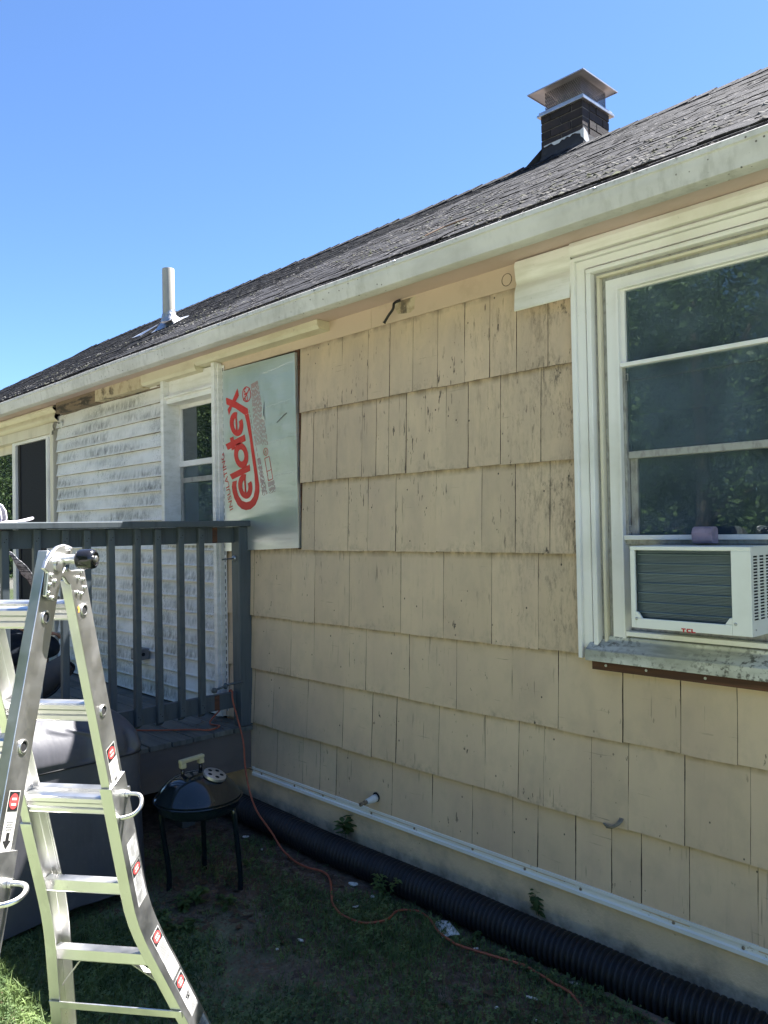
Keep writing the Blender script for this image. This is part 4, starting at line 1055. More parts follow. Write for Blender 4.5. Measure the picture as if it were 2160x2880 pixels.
# curved vinyl strip over the patio door
pr = [(-.02, 2.800), (-.075, 2.798), (-.082, 2.780), (-.074, 2.765), (-.056, 2.752), (-.050, 2.742), (-.056, 2.728), (-.066, 2.70), (-.060, 2.68), (-.04, 2.668), (-.03, 2.655), (-.027, 2.655), (-.037, 2.670), (-.056, 2.682), (-.061, 2.70), (-.051, 2.73), (-.045, 2.742), (-.051, 2.755), (-.070, 2.768), (-.077, 2.782), (-.07, 2.794), (-.02, 2.797)]
mb = MB()
mb.prism([(-11.5, y, z) for y, z in pr], (11.5 - 7.515, 0, 0))
mb.build('vinyl_frieze', M['cream_old'], house, auto=50)
# torn vinyl piece left of the air conditioner window, continuing above it
pr = [(-.02, 2.805), (-.050, 2.800), (-.056, 2.78), (-.050, 2.735), (-.046, 2.715), (-.040, 2.70), (-.046, 2.688), (-.056, 2.66), (-.062, 2.575), (-.058, 2.572), (-.051, 2.66), (-.041, 2.69), (-.035, 2.70), (-.041, 2.716), (-.045, 2.737), (-.051, 2.78), (-.045, 2.796), (-.02, 2.80)]
MB().prism([(-2.195, y, z) for y, z in pr], (.292, 0, 0)).build('torn_vinyl', M['vinyl_clean'], house, auto=50)
mould('vinyl_frieze', -1.9025, 1.9, [(-.02, 2.8065), (-.055, 2.804), (-.062, 2.785), (-.055, 2.748), (-.02, 2.742)], M['vinyl_clean'])

# ---- grey-white vinyl siding still up between patio door and corner trim
lap = .1122
zk = 2.587
k = 0
while zk - k * lap > .33:
    zb = zk - k * lap
    x1 = -5.47 if zb > 1.47 else -4.762
    x0 = -7.548 + rng.uniform(-.008, .008)
    zt = min(zb + lap + .006, 2.71)
    prof = [(-.016, zt), (-.030, zb + .02), (-.038, zb + .004), (-.037, zb), (-.010, zb - .003), (-.010, zb + .0), (-.034, zb + .003), (-.013, zt)]
    nseg = 14
    mb = MB()
    npf = len(prof)
    for i in range(nseg + 1):
        x = x0 + (x1 - x0) * i / nseg
        w_ = .0018 * math.sin(x * 4 + k * 1.7) + rng.uniform(-.0006, .0006)
        for y, z in prof:
            mb.v.append((x, y + w_, z + w_ * .4))
    for i in range(nseg):
        for j in range(npf):
            mb.f.append((i * npf + j, (i + 1) * npf + j, (i + 1) * npf + (j + 1) % npf, i * npf + (j + 1) % npf))
    mb.f += [tuple(range(npf)), tuple(range(nseg * npf, nseg * npf + npf))]
    o = mb.build('vinyl_panel', M['vinyl'], house, auto=40)
    o.data.materials.append(M['lap_shade'])
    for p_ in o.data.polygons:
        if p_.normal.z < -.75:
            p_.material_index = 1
    k += 1
# nail hem of the top panel, with its slots
hem = MB().box(-7.47, -5.475, -.022, -.019, 2.712, 2.738).build('nail_hem', M['vinyl_clean'], house)
mb = MB()
x = -7.44
while x < -5.5:
    mb.box(x, x + .028, -.0235, -.022, 2.722, 2.729)
    x += .045
mb.build('hem_slots', M['hole'], hem)
MB().box(-5.60, -5.49, -.030, -.0235, 2.715, 2.745).build('torn_hem', M['raw_wood'], house)
# corner trim with nailing flange right of the small window
mb = MB()
mb.box(-4.758, -4.718, -.072, -.0, .345, 2.752)
mb.box(-4.717, -4.701, -.052, -.0, .345, 2.738)
trim = mb.build('corner_trim', M['vinyl_clean'], house, bevel=.003)
fl = MB().box(-4.700, -4.672, -.022, -.018, .345, 2.73).build('nailing_flange', M['vinyl_clean'], trim)
mb = MB()
z = .38
while z < 2.7:
    mb.box(-4.690, -4.684, -.0235, -.022, z, z + .028)
    z += .048
mb.build('flange_slots', M['hole'], trim)
# cable clip and conduit stub on the siding, outlet box by the deck
clip = MB().lathe([(.034, 0), (.036, .006), (.02, .012)], (-7.42, -.032, 2.615), (0, -1, 0), 14).build('cable_plate', M['caulk'], house, smooth=True)
MB().tube(smooth_path([(-7.42, -.05, 2.625), (-7.44, -.085, 2.632), (-7.47, -.09, 2.60), (-7.50, -.07, 2.57), (-7.56, -.06, 2.565), (-7.57, -.06, 2.53)], 4), .007, 6).build('cable', M['cable_grey'], clip, smooth=True)
box = MB().box(-5.88, -5.76, -.13, -.031, .615, .70).build('outlet_box', M['box_grey'], house, bevel=.006)
MB().lathe([(.014, 0), (.014, .004)], (-5.7595, -.085, .66), (1, 0, 0), 12).build('knockout', M['hole'], box)
MB().box(-5.86, -5.78, -.134, -.130, .63, .688).build('outlet_cover', M['win_grey'], box)

# ---- small double-hung window beside the trim
win = MB()
win.box(-5.465, -5.42, -.075, .138, 1.54, 2.755)
win.box(-5.4198, -4.760, -.030, -.002, 2.605, 2.745)
win.box(-5.4198, -4.760, -.070, -.002, 2.588, 2.6045)
win.box(-5.4198, -4.760, -.05, .14, 2.55, 2.5878)
win.box(-5.4198, -4.748, -.05, .14, 1.50, 1.58)
win.box(-4.778, -4.7605, -.05, .14, 1.5805, 2.5495)
w2 = win.build('window', M['vinyl_clean'], house, bevel=.003)
mb = MB()
ring_boxes(mb, -5.419, -4.779, 2.086, 2.549, (.040, .03), .055, .085, 'LTR')
mb.box(-5.419, -4.779, .05, .09, 2.086, 2.127)
mb.build('upper_sash', M['win_white'], w2, bevel=.002)
mb = MB()
ring_boxes(mb, -5.419, -4.779, 1.581, 2.0855, (.034, .03), .06, .083, 'LBR')
mb.box(-5.385, -4.813, .0615, .082, 1.965, 2.002)
mb.build('lower_sash', M['win_grey'], w2, bevel=.002)
MB().box(-5.378, -4.820, .066, .070, 2.128, 2.518).build('pane', M['mirror_glass'], w2)
MB().box(-5.384, -4.814, .070, .0725, 1.612, 2.085).build('pane', M['glass'], w2)
MB().box(-5.384, -4.814, .088, .090, 1.58, 2.085).build('insect_screen', M['screen'], w2)

# ---- sliding patio door behind the deck
dr = MB()
dr.box(-7.66, -7.585, -.05, .14, .345, 2.65)
dr.box(-10.45, -7.661, -.05, .14, 2.555, 2.65)
dr.box(-10.45, -10.38, -.045, .14, .345, 2.554)
dr.box(-10.379, -7.661, -.02, .14, .345, .40)
door = dr.build('patio_door', M['win_cream'], house, bevel=.004)
mb = MB()
ring_boxes(mb, -8.73, -7.662, .41, 2.60, .09, -.03, .01, 'LTR')
mb2 = MB()
ring_boxes(mb2, -8.735, -7.665, .405, 2.553, (.09, .03), -.028, .005, 'LTR')
mb2.build('door_frame', M['win_white'], door, bevel=.004)
MB().box(-7.758, -7.724, -.05, -.03, .41, 2.52).build('screen_edge', M['win_white'], door)
MB().box(-8.644, -7.756, .0, .006, .41, 2.522).build('insect_screen', M['screen'], door)
MB().box(-8.62, -8.56, -.008, -.001, .41, 2.52).build('screen_stile', M['hole'], door)
mb = MB()
ring_boxes(mb, -10.375, -8.737, .41, 2.552, .09, .02, .05, 'LTRB')
mb.build('fixed_frame', M['win_cream'], door)
MB().box(-10.284, -8.828, .03, .034, .50, 2.461).build('pane', M['mirror_glass'], door)
MB().box(-10.284, -8.828, .12, .124, .50, 2.461).build('curtain', M['screen'], door)

# ---- large window with the air conditioner
X0, X1, ZB, ZT = -1.905, -.50, 1.035, 2.737
w1b = MB()
ring_boxes(w1b, X0, X1, ZB, ZT, (.020, .014), -.052, .0, 'LTR')
w1 = w1b.build('window', M['win_white'], house, bevel=.002)
def rg(name, a, w, y0, y1, m, hz=.82, bev=.0015, zb=1.085):
    """one step of the casing, a metres in from its outer edge"""
    mb = MB()
    ring_boxes(mb, X0 + a, X1 - a, zb, ZT - a * hz, (w, w * hz), y0, y1, 'LTR')
    return mb.build(name, m, w1, bevel=bev)
rg('casing', .0205, .0425, -.036, .0, M['win_white'], zb=1.08)
rg('ribbed_track', .0635, .0085, -.029, .0, M['win_grey'])
rg('casing_bead', .0725, .0225, -.048, .0, M['win_white'], bev=.004)
rg('track_groove', .0955, .0155, -.012, .0, M['win_grey'])  # grey here paints the shadow lying in the groove
rg('cream_stop', .1115, .0135, -.026, .02, M['win_cream'], bev=.003)
rg('track_groove', .1255, .0185, -.002, .03, M['win_grey'])
rg('jamb', .1445, .0465, -.010, .05, M['win_white'], zb=1.12)
rg('storm_frame', .1915, .0125, -.018, .05, M['win_white'], zb=1.13)
sx0, sx1 = X0 + .2045, X1 - .2045
zt = ZT - .2045 * .82
def row_(name, z0, z1, y0, y1, m, a=0., b=0., **k):
    return MB().box(sx0 + a, sx1 - b, y0, y1, z0, z1).build(name, m, w1, **k)
row_('meeting_rail', 2.246, 2.263, -.012, .03, M['win_white'], bevel=.002)
mb = MB()
ring_boxes(mb, sx0, sx1, 2.2635, zt, (.018, .006), .004, .03, 'LTR')
mb.build('upper_sash', M['win_white'], w1)
row_('pane', 2.2637, zt - .007, .016, .020, M['glass'], .019, .019)
row_('insect_screen', 2.19, 2.2455, .012, .014, M['glass_tint'], .002, .002)
for sd_ in 'LR':
    ring_boxes(MB(), sx0, sx1, 1.553, 2.2455, (.012, .004), .006, .028, sd_).build('screen_frame', M['win_grey'], w1)
row_('pane', 1.898, 2.19, .020, .024, M['glass_tint'], .0125, .0125)
row_('sash_rail', 1.868, 1.897, .014, .045, M['win_grey'], .013, .013, bevel=.002)
mb = MB()
ring_boxes(mb, sx0 + .013, sx1 - .013, 1.553, 1.8675, (.030, .004), .03, .05, 'LR')
mb.build('lower_sash', M['win_grey'], w1)
row_('pane', 1.553, 1.8675, .040, .043, M['glass'], .0435, .0435)
row_('bottom_rail', 1.5335, 1.5525, -.014, .03, M['win_white'], bevel=.002)
row_('lower_rail', 1.518, 1.533, .0, .05, M['win_grey'])
row_('side_panel', 1.14, 1.5175, .03, .036, M['win_grey'])
# corner keys of the screen
for z in (2.19, 1.565):
    mb = MB()
    ring_boxes(mb, sx0 + .004, sx0 + .026, z, z + .028, .0022, .0035, .006, 'LTRB')
    mb.build('corner_key', M['win_grey'], w1)
# sloping sill, its drip edge and the bare wood below
slb = MB()
slb.prism([(X0 + .048, y, z) for y, z in ((.03, 1.138), (-.012, 1.132), (-.014, 1.118), (-.072, 1.082), (-.078, 1.078), (-.078, 1.032), (-.0, 1.032), (.03, 1.032))], (X1 - X0 - .096, 0, 0))
slb.build('sill', M['sill_dirty'], w1, bevel=.003)
MB().box(X0 + .146, X1 - .146, -.011, .03, 1.1385, 1.158).build('sill_rail', M['win_white'], w1, bevel=.002)
MB().box(X0 + .06, X1 - .06, -.042, -.0, .992, 1.0315).build('bare_apron', M['brown_wood'], w1)
for x in (-1.78, -1.60, -1.36, -1.1):
    MB().lathe([(.006, 0), (.005, .003), (.001, .004)], (x, -.0425, 1.012 + rng.uniform(-.004, .004)), (0, -1, 0), 8).build('nail', M['caulk'], w1, smooth=True)

# ---- faucet, cable stub, torn hole in the lower wall
fx, fz = D['faucet'][0], D['faucet'][2]
fa = MB().lathe([(.026, .0), (.026, .004)], (fx, -.020, fz), (0, -1, 0), 16).build('faucet', M['hole'], house)
MB().lathe([(.020, 0), (.021, .02), (.017, .04), (.016, .065)], (fx, -.02, fz - .004), (-.1, -1, -.12), 14).build('pipe_lagging', M['caulk'], fa, smooth=True)
MB().lathe([(.009, .06), (.010, .075), (.013, .076), (.013, .085), (.008, .086), (.008, .10), (.011, .10), (.011, .112)], (fx, -.02, fz - .004), (-.1, -1, -.12), 12).build('spout', M['brass'], fa, auto=40)
cb = MB().tube(smooth_path([(-2.965, -.02, 2.80), (-2.985, -.045, 2.785), (-2.99, -.05, 2.755), (-3.02, -.055, 2.725), (-3.05, -.06, 2.69)], 5), [.007] * 20 + [.010], 8).build('cable_stub', M['cable'], house, smooth=True)
MB().add([(-3.03, -.0145, 2.80), (-2.86, -.0145, 2.80), (-2.87, -.0145, 2.735), (-2.9, -.0145, 2.722), (-2.99, -.0145, 2.733)], [(0, 1, 2, 3, 4)]).build('torn_paper', M['peeled'], cb)
hl = MB().add([(-1.765, -.0235, .405), (-1.735, -.0235, .40), (-1.725, -.0235, .352), (-1.75, -.0235, .347), (-1.77, -.0235, .362)], [(0, 1, 2, 3, 4)]).build('siding_hole', M['hole'], house)
for d in (0, .007, .013):
    MB().tube(smooth_path([(-1.742 + d, -.02, .392), (-1.745 + d, -.04, .375), (-1.775 + d, -.045, .352), (-1.815 + d, -.032, .352 - d)], 5), .0035, 6).build('cable', M['cable_grey'], hl, smooth=True)

# ------------------------------------------------------------------ insulation board with its print
foamP = [(x, z) for x, z in D['foam']]
board = MB().prism([(x, -.0305, z) for x, z in foamP], (0, .022, 0)).build('insulation_board', M['foil'])
tag(board, 'foil faced insulation board with big red lettering nailed beside the small window', 'insulation board')
def plane_poly(name, pts, m, y=-.0318, th=.0008, parent=board):
    bm = bmesh.new()
    vs = [bm.verts.new((x, y, z)) for x, z in pts]
    es = [bm.edges.new((vs[i], vs[(i + 1) % len(vs)])) for i in range(len(vs))]
    bmesh.ops.triangle_fill(bm, use_beauty=True, use_dissolve=False, edges=es)
    me = bpy.data.meshes.new(name)
    bm.to_mesh(me)
    bm.free()
    me.materials.append(m)
    return link(name, me, parent)
LG = D['logo']
for k, nm in (('C', 'letter_c'), ('x', 'letter_x'), ('l', 'letter_l'), ('t', 'letter_t')):
    plane_poly(nm, LG[k], M['print_red'], -.0316 if k != 'x' else -.0322)
plane_poly('letter_t', LG['t2'], M['print_red'], -.0322)
for i, (o_, n_) in enumerate(LG['rings']):
    mb = MB()
    k = len(o_)
    mb.add([(x, -.0316, z) for x, z in o_] + [(x, -.0316, z) for x, z in n_], [(j, j + 1, k + j + 1, k + j) for j in range(k - 1)])
    mb.build(('letter_o', 'letter_e', 'letter_e', 'print_seal', 'print_seal')[i], M['print_red'], board)
for b in LG['bars']:
    plane_poly('letter_e', b, M['print_red'], -.0323)
plane_poly('print_seal', LG['bars2'][0], M['print_red'], -.0323)
mb = MB()
for seg in LG['fine']:
    (xa, za), (xb, zb) = seg
    L_ = math.hypot(xb - xa, zb - za)
    nseg = max(4, int(L_ / .02))
    t = 0
    while t < 1:
        u = min(1, t + rng.uniform(.03, .09) * .5 / max(L_, .1))
        mb.bar((xa + (xb - xa) * t, -.0316, za + (zb - za) * t), (xa + (xb - xa) * u, -.0316, za + (zb - za) * u), .0008, .0042, (1, 0, 0))
        t = u + .012 / max(L_, .1)
mb.build('small_print', M['print_faint'], board)
mb = MB()
bx = LG['box'][0]
for (p, q) in list(zip(bx, bx[1:] + bx[:1])) + [tuple(LG['box'][1])]:
    mb.bar((p[0], -.0316, p[1]), (q[0], -.0316, q[1]), .0008, .004, (1, 0, 0) if abs(p[1] - q[1]) > abs(p[0] - q[0]) else (0, 0, 1))
mb.build('print_box', M['print_red'], board)
def text(name, s, p, q, h, m, parent, y, bold=0.0, fit=True):
    """flat lettering running from p to q (x,z) on the plane y"""
    cu = bpy.data.curves.new(name, 'FONT')
    cu.body = s
    cu.size = 1.0
    cu.offset = bold
    cu.resolution_u = 3
    o = bpy.data.objects.new(name, cu)
    COL.objects.link(o)
    bpy.context.view_layer.update()
    me = bpy.data.meshes.new_from_object(o)
    bpy.data.objects.remove(o)
    co = np.empty(len(me.vertices) * 3, np.float32)
    me.vertices.foreach_get('co', co)
    co = co.reshape(-1, 3)
    w = co[:, 0].max() - co[:, 0].min()
    hh = co[:, 1].max() - co[:, 1].min()
    P, Q = np.array(p), np.array(q)
    d = Q - P
    up = np.array((-d[1], d[0])) / np.linalg.norm(d)
    u = (co[:, 0] - co[:, 0].min()) / w
    v = (co[:, 1] - co[:, 1].min()) / hh * h
    xz = P[None] + u[:, None] * d[None] + v[:, None] * up[None]
    out = np.stack([xz[:, 0], np.full(len(xz), y), xz[:, 1]], 1).astype(np.float32)
    me.vertices.foreach_set('co', out.ravel())
    me.materials.clear()
    me.materials.append(m)
    me.update()
    return link(name, me, parent)
i0, i1, i2 = LG['ins']
text('small_lettering', 'INSULATING', i0, i1, abs(i2[0] - i0[0]) * .8, M['print_red'], board, -.0317)
sc_ = LG['rings'][3][0]
cxm = sum(p[0] for p in sc_) / len(sc_)
czm = sum(p[1] for p in sc_) / len(sc_)
text('small_lettering', 'CPI', (cxm + .018, czm - .045), (cxm - .010, czm + .048), .032, M['print_red'], board, -.0317, .02)
sc_ = LG['rings'][4][0]
cxm = sum(p[0] for p in sc_) / len(sc_)
czm = sum(p[1] for p in sc_) / len(sc_)
text('small_lettering', 'UL', (cxm + .007, czm - .014), (cxm + .004, czm + .014), .013, M['print_red'], board, -.0317, .02)
for (a, b) in (((-4.40, 2.36), (-3.875, 2.405)), ((-4.30, 2.14), (-3.868, 2.175)), ((-4.25, 1.93), (-3.867, 1.95)), ((-4.2, 2.60), (-3.875, 2.63))):
    mb = MB()
    n = 22
    for i in range(n):
        u = i / n
        x = a[0] + (b[0] - a[0]) * u
        z = a[1] + (b[1] - a[1]) * u + rng.uniform(-.003, .003)
        mb.tube([(x, -.0312, z), (x + .016, -.0312, z + .001)], rng.uniform(.0006, .0020), 5)
    mb.build('foil_crease', M['crease'], board)
MB().tube([(-4.06, -.033, 2.27), (-3.97, -.034, 2.315), (-3.955, -.034, 2.318)], .0022, 5).build('scratch', M['ink_grey'], board)
MB().add([(-4.215, -.0325, 2.42), (-4.195, -.033, 2.425), (-4.20, -.036, 2.33), (-4.185, -.033, 2.30), (-4.22, -.0325, 2.31)], [(0, 1, 2), (0, 2, 4), (2, 3, 4)]).build('foil_tear', M['crease'], board)

# ------------------------------------------------------------------ air conditioner in the window
ac = thing('air_conditioner', 'white window air conditioner with dark finned back set in the large window', 'air conditioner', (-1.33, -.1, 1.2))
ax0, ax1, ay0, ay1, az0, az1 = -1.560, -1.110, -.220, .35, 1.206, 1.514
cab = MB()
cab.box(ax0, ax1, ay0 + .012, ay1, az1 - .003, az1)
cab.box(ax0, ax1, ay0 + .012, ay1, az0, az0 + .004)
cab.box(ax0, ax0 + .003, ay0 + .012, ay1, az0 + .0041, az1 - .0031)
cab.build('cabinet', M['ac_white'], ac)
mb = MB()
gx0, gx1, gz0, gz1 = -1.541, -1.178, 1.243, 1.499
mb.box(ax0, ax1, ay0, ay0 + .0119, gz1, az1)
mb.box(ax0, gx0, ay0, ay0 + .0119, az0, gz1 - .0001)
mb.box(gx1, ax1, ay0, ay0 + .0119, az0, gz1 - .0001)
mb.box(gx0 + .0001, gx1 - .0001, ay0, ay0 + .0119, az0, gz0)
for sx, x in ((1, gx0), (-1, gx1)):
    mb.prism([(x + .0001 * sx, ay0 + .001, gz0 + .0001), (x + .026 * sx, ay0 + .001, gz0 + .0001), (x + .010 * sx, ay0 + .001, gz0 + .022), (x + .0001 * sx, ay0 + .001, gz0 + .026)], (0, .010, 0))
mb.build('bezel', M['ac_white'], ac, bevel=.002)
MB().box(ax0 + .012, ax1 - .012, ay0 + .03, ay0 + .055, gz0 - .01, gz1 + .008).build('condenser_coil', M['ac_fin'], ac)
mb = MB()
z = gz0 + .002
while z < gz1:
    mb.box(gx0 - .004, gx1 + .004, ay0 + .024, ay0 + .0299, z, z + .0022)
    z += .0052
mb.build('fins', M['ac_fin'], ac)
mb = MB()
for i in range(7):
    z = gz0 + .022 + i * .0365
    mb.tube([(gx0 - .004, ay0 + .0235, z), (gx1 + .004, ay0 + .0235, z)], .0032, 6)
mb.build('coil_tubes', M['ac_fin'], ac)
# slotted right side
sd = MB()
ys = [-.2, -.158, -.145, -.103, -.09, -.048, -.035, .007, .02]
sd.box(ax1 - .003, ax1, ay0 + .0122, ay1, az1 - .030, az1 - .0032)
sd.box(ax1 - .003, ax1, ay0 + .0122, ay1, az0 + .0042, az0 + .052)
nrow = 21
zs0, zs1 = az0 + .052, az1 - .030
pitch = (zs1 - zs0) / nrow
for j in range(nrow + 1):
    sd.box(ax1 - .003, ax1, ay0 + .0122, ay1, zs0 + j * pitch - .0022 + (.0023 if j == 0 else 0), zs0 + j * pitch + (.0022 if j < nrow else -.0001))
for ya, yb in [(ay0 + .0122, ys[0]), (ys[1], ys[2]), (ys[3], ys[4]), (ys[5], ys[6]), (ys[7], ay1)]:
    sd.box(ax1 - .0034, ax1 + .0004, ya, yb, zs0, zs1)
sd.build('slotted_side', M['ac_white'], ac)
MB().box(ax1 - .03, ax1 - .02, ay0 + .06, ay1 - .02, az0 + .02, az1 - .01).build('side_baffle', M['hole'], ac)
for x, z in ((gx0 + .004, gz0 - .002), (gx1 + .012, gz0 + .004)):
    MB().lathe([(.0055, 0), (.0055, .002), (.003, .0035)], (x, ay0 - .0001, z), (0, -1, 0), 10).build('screw', M['galv'], ac, smooth=True)
MB().lathe([(.004, 0), (.003, .002)], (ax1 + .0001, -.19, 1.228), (1, 0, 0), 8).build('screw', M['galv'], ac, smooth=True)
t0, t1 = D['tcl']
x0, x1, z1, z0 = t0[0], t1[0], t0[2], t1[2]
z1, z0 = max(z0, z1) - .0006, min(z0, z1) - .0006
y = ay0 - .0012
wl = (x1 - x0)
mb = MB()
st = (z1 - z0) * .30
def q(a, b, c, d):
    mb.box(x0 + wl * a, x0 + wl * b, y, y + .001, z0 + (z1 - z0) * c, z0 + (z1 - z0) * d)
q(0, .31, .72, 1); q(.105, .205, 0, .7199)
q(.36, .46, .25, .75); q(.40, .655, .73, 1); q(.40, .655, 0, .27); q(.4601, .47, .27, .73)
q(.70, .80, 0, 1); q(.8001, 1, 0, .28)
mb.build('lettering', M['tcl_red'], ac)
fm = MB()
pts = [(-.012, 1.519), (-.060, 1.521), (-.072, 1.532), (-.074, 1.560), (-.066, 1.577), (-.050, 1.584), (-.030, 1.583), (-.016, 1.575), (-.0145, 1.556), (-.0146, 1.534)]
o = fm.prism([(-1.386, y, z) for y, z in pts], (.078, 0, 0)).build('foam_block', M['foam_purple'], bevel=.003)
tag(o, 'small purple grey foam block wedged on the sash rail above the air conditioner', 'foam block')

# ------------------------------------------------------------------ deck
deck = thing('deck', 'low wooden deck with slate grey railing built against the house', 'deck', (-6.5, -1.5, G))
DZ = .33
y = -.012
while y > -3.1:
    w = .138
    xe = -4.40 + rng.uniform(-.008, .006)
    xc = rng.uniform(-7.6, -6.2)
    for a, b in ((xc + .003, xe), (-10.6, xc - .003)):
        MB().box(a, b, y - w, y, DZ - .030 + rng.uniform(-.001, 0), DZ + rng.uniform(-.002, .003)).build('deck_board', M['deck_board'], deck, bevel=.003)
    y -= w + .008
MB().box(-4.452, -4.418, -3.1, -.016, .055, DZ - .0315).build('fascia', M['fascia'], deck)
MB().box(-10.6, -4.4525, -3.1, -3.065, .055, DZ - .0315).build('fascia', M['fascia'], deck)
for x in (-4.6, -6.6, -8.6, -10.4):
    for y in (-.4, -2.95):
        MB().box(x - .045, x + .045, y - .045, y + .045, G - .1, .29).build('support_post', M['deck_board'], deck)
for x in (-5.2, -6.0, -7.0, -8.0, -9.0, -10.0):
    MB().box(x - .019, x + .019, -3.06, -.02, .11, DZ - .032).build('joist', M['fascia'], deck)
rail = MB().box(-4.512, -4.368, -3.02, -.004, 1.626, 1.664).build('railing', M['deck_paint'], deck, bevel=.005)
MB().box(-4.494, -4.456, -2.98, -.1, 1.522, 1.6245).build('top_rail', M['deck_paint'], rail, bevel=.002)
MB().box(-4.494, -4.456, -2.98, -.1, .453, .553).build('bottom_rail', M['deck_paint'], rail, bevel=.002)
MB().box(-4.4925, -4.402, -.0985, -.008, DZ + .003, 1.625).build('post', M['deck_paint'], rail, bevel=.004)
MB().box(-4.4925, -4.402, -3.02, -2.981, DZ + .003, 1.625).build('post', M['deck_paint'], rail, bevel=.004)
bme = MB()
hw = .0192
bme.prism([(0, -hw, .440), (0, hw, .440), (0, hw, 1.6235), (0, -hw, 1.6235)], (.037, 0, 0))
bme.v[4] = (.037, -hw, .462)
bme.v[5] = (.037, hw, .462)
nb_ = len(bme.f)
for zs in (1.575, 1.56, .50, .515):
    ys_ = .006 if zs in (1.575, .50) else -.005
    bme.add([(.0374, ys_ + .0033 * math.cos(k * PI / 3), zs + .0033 * math.sin(k * PI / 3)) for k in range(6)], [tuple(range(6))])
bmesh_ = bme.mesh('baluster', M['deck_paint'])
bmesh_.materials.append(M['hole'])
for p_ in bmesh_.polygons[nb_:]:
    p_.material_index = 1
ys = [-.366, -.507, -.649, -.796, -.944, -1.083, -1.223, -1.366, -1.526, -1.67, -1.81, -1.95, -2.09, -2.23, -2.37, -2.51, -2.65, -2.79]
for y in ys:
    o = link('baluster', bmesh_, rail)
    o.location = (-4.455 + rng.uniform(0, .0015), y, rng.uniform(-.006, .004))
    o.rotation_euler = (rng.uniform(-.006, .006), rng.uniform(-.002, .002), rng.uniform(-.03, .03))
    md = o.modifiers.new('edge', 'BEVEL')
    md.width = .003
    md.segments = 1
MB().box(-4.4558, -4.455, -.262, -.226, 1.523, 1.6235).build('bare_patch', M['brown_wood'], rail)
MB().box(-4.4558, -4.455, -.262, -.226, .454, .552).build('bare_patch', M['brown_wood'], rail)
MB().tube([(-4.4, -.083, .62), (-4.43, -.16, .615), (-4.44, -.27, .59)], .0075, 8).build('hook_bolt', M['deck_paint'], rail, smooth=True)
MB().lathe([(.016, -.012), (.018, 0), (.016, .012)], (-4.44, -.272, .588), (0, 1, -.2), 10).build('bolt_knob', M['deck_paint'], rail, smooth=True)
MB().lathe([(.013, -.01), (.020, -.004), (.020, .004), (.013, .01)], (-4.432, -.195, .606), (0, 1, -.1), 10).build('bolt_nut', M['deck_paint'], rail, smooth=True)
MB().tube([(-4.445, -.0985, 1.42), (-4.445, -.20, 1.415)], .005, 8).build('hook_bolt', M['deck_paint'], rail, smooth=True)
MB().lathe([(.019, 0), (.02, .006), (.008, .018)], (-4.455, -.0985, 1.42), (0, -1, 0), 10).build('bolt_nut', M['galv'], rail, smooth=True)
V, F = [], []
for i in range(90):
    x, y = rng.uniform(-7.4, -4.45), rng.uniform(-1.9, -.03)
    if rng.random() < .5:
        x, y = rng.uniform(-4.72, -4.42), rng.uniform(-.30, -.02)
    a, s_ = rng.uniform(0, 6.3), rng.uniform(.006, .03)
    c, s2 = math.cos(a) * s_, math.sin(a) * s_
    o_ = len(V)
    z = DZ + .006
    V += [(x - c, y - s2, z), (x + s2 * .3, y - c * .3, z + .004), (x + c, y + s2, z + rng.uniform(0, .008)), (x - s2 * .3, y + c * .3, z + .003)]
    F.append((o_, o_ + 1, o_ + 2, o_ + 3))
lt = link('deck_litter', fast_mesh('deck_litter', V, F, M['dead_leaf'], 4))
lt['kind'] = 'stuff'

# ------------------------------------------------------------------ ladder
LD = D['lad']
H, mm, ee = Vector(LD['H']), Vector(LD['m']), Vector(LD['e'])
nn = -mm
SR, SLf = Vector(LD['sR']).normalized(), Vector(LD['sL']).normalized()
S0, LW = LD['s0'], LD['w'] + .012
lad = thing('ladder', 'folding aluminium multi-position ladder standing open beside the deck', 'ladder', (H.x, H.y, G))
U = Vector((0, 0, 1))
tR = SR.cross(nn)
tR = (tR if tR.dot(ee) > 0 else -tR).normalized()
tL = SLf.cross(nn)
tL = (tL if tL.dot(ee) > 0 else -tL).normalized()
def flare(s, k0=1.30, g=.30):
    return 0 if s < k0 - .09 else ((s - k0 + .09) ** 2 / .36 * g if s < k0 + .09 else (s - k0) * g)
def rail_path(S_, T_, side, s0, s1, hw, fd, name, m, wt=.004, out=0.0):
    """C section rail: web facing outwards, two flanges turned inwards; side +1 near the camera"""
    mb = MB()
    off0 = nn * 0 if side > 0 else mm * LW
    dirn = nn if side > 0 else mm
    n = 22
    rings = []
    for i in range(n + 1):
        s = s0 + (s1 - s0) * i / n
        c = H + S_ * s + off0 + dirn * (flare(s) * (1 if side > 0 else .45) + out)
        inw = -dirn
        sec = [(-hw, 0), (hw, 0), (hw, fd), (hw - wt, fd), (hw - wt, wt), (-hw + wt, wt), (-hw + wt, fd), (-hw, fd)]
        rings.append([c + T_ * a + inw * b for a, b in sec])
    k = 8
    for r in rings:
        mb.v += [tuple(p) for p in r]
    for i in range(n):
        for j in range(k):
            mb.f.append((i * k + j, (i + 1) * k + j, (i + 1) * k + (j + 1) % k, i * k + (j + 1) % k))
    for base in (0, n * k):
        mb.f += [(base, base + 1, base + 4, base + 5), (base + 1, base + 2, base + 3, base + 4), (base, base + 5, base + 6, base + 7)]
    return mb.build(name, m, lad, auto=35, bevel=.0015)
feet = 1.885
rails = {}
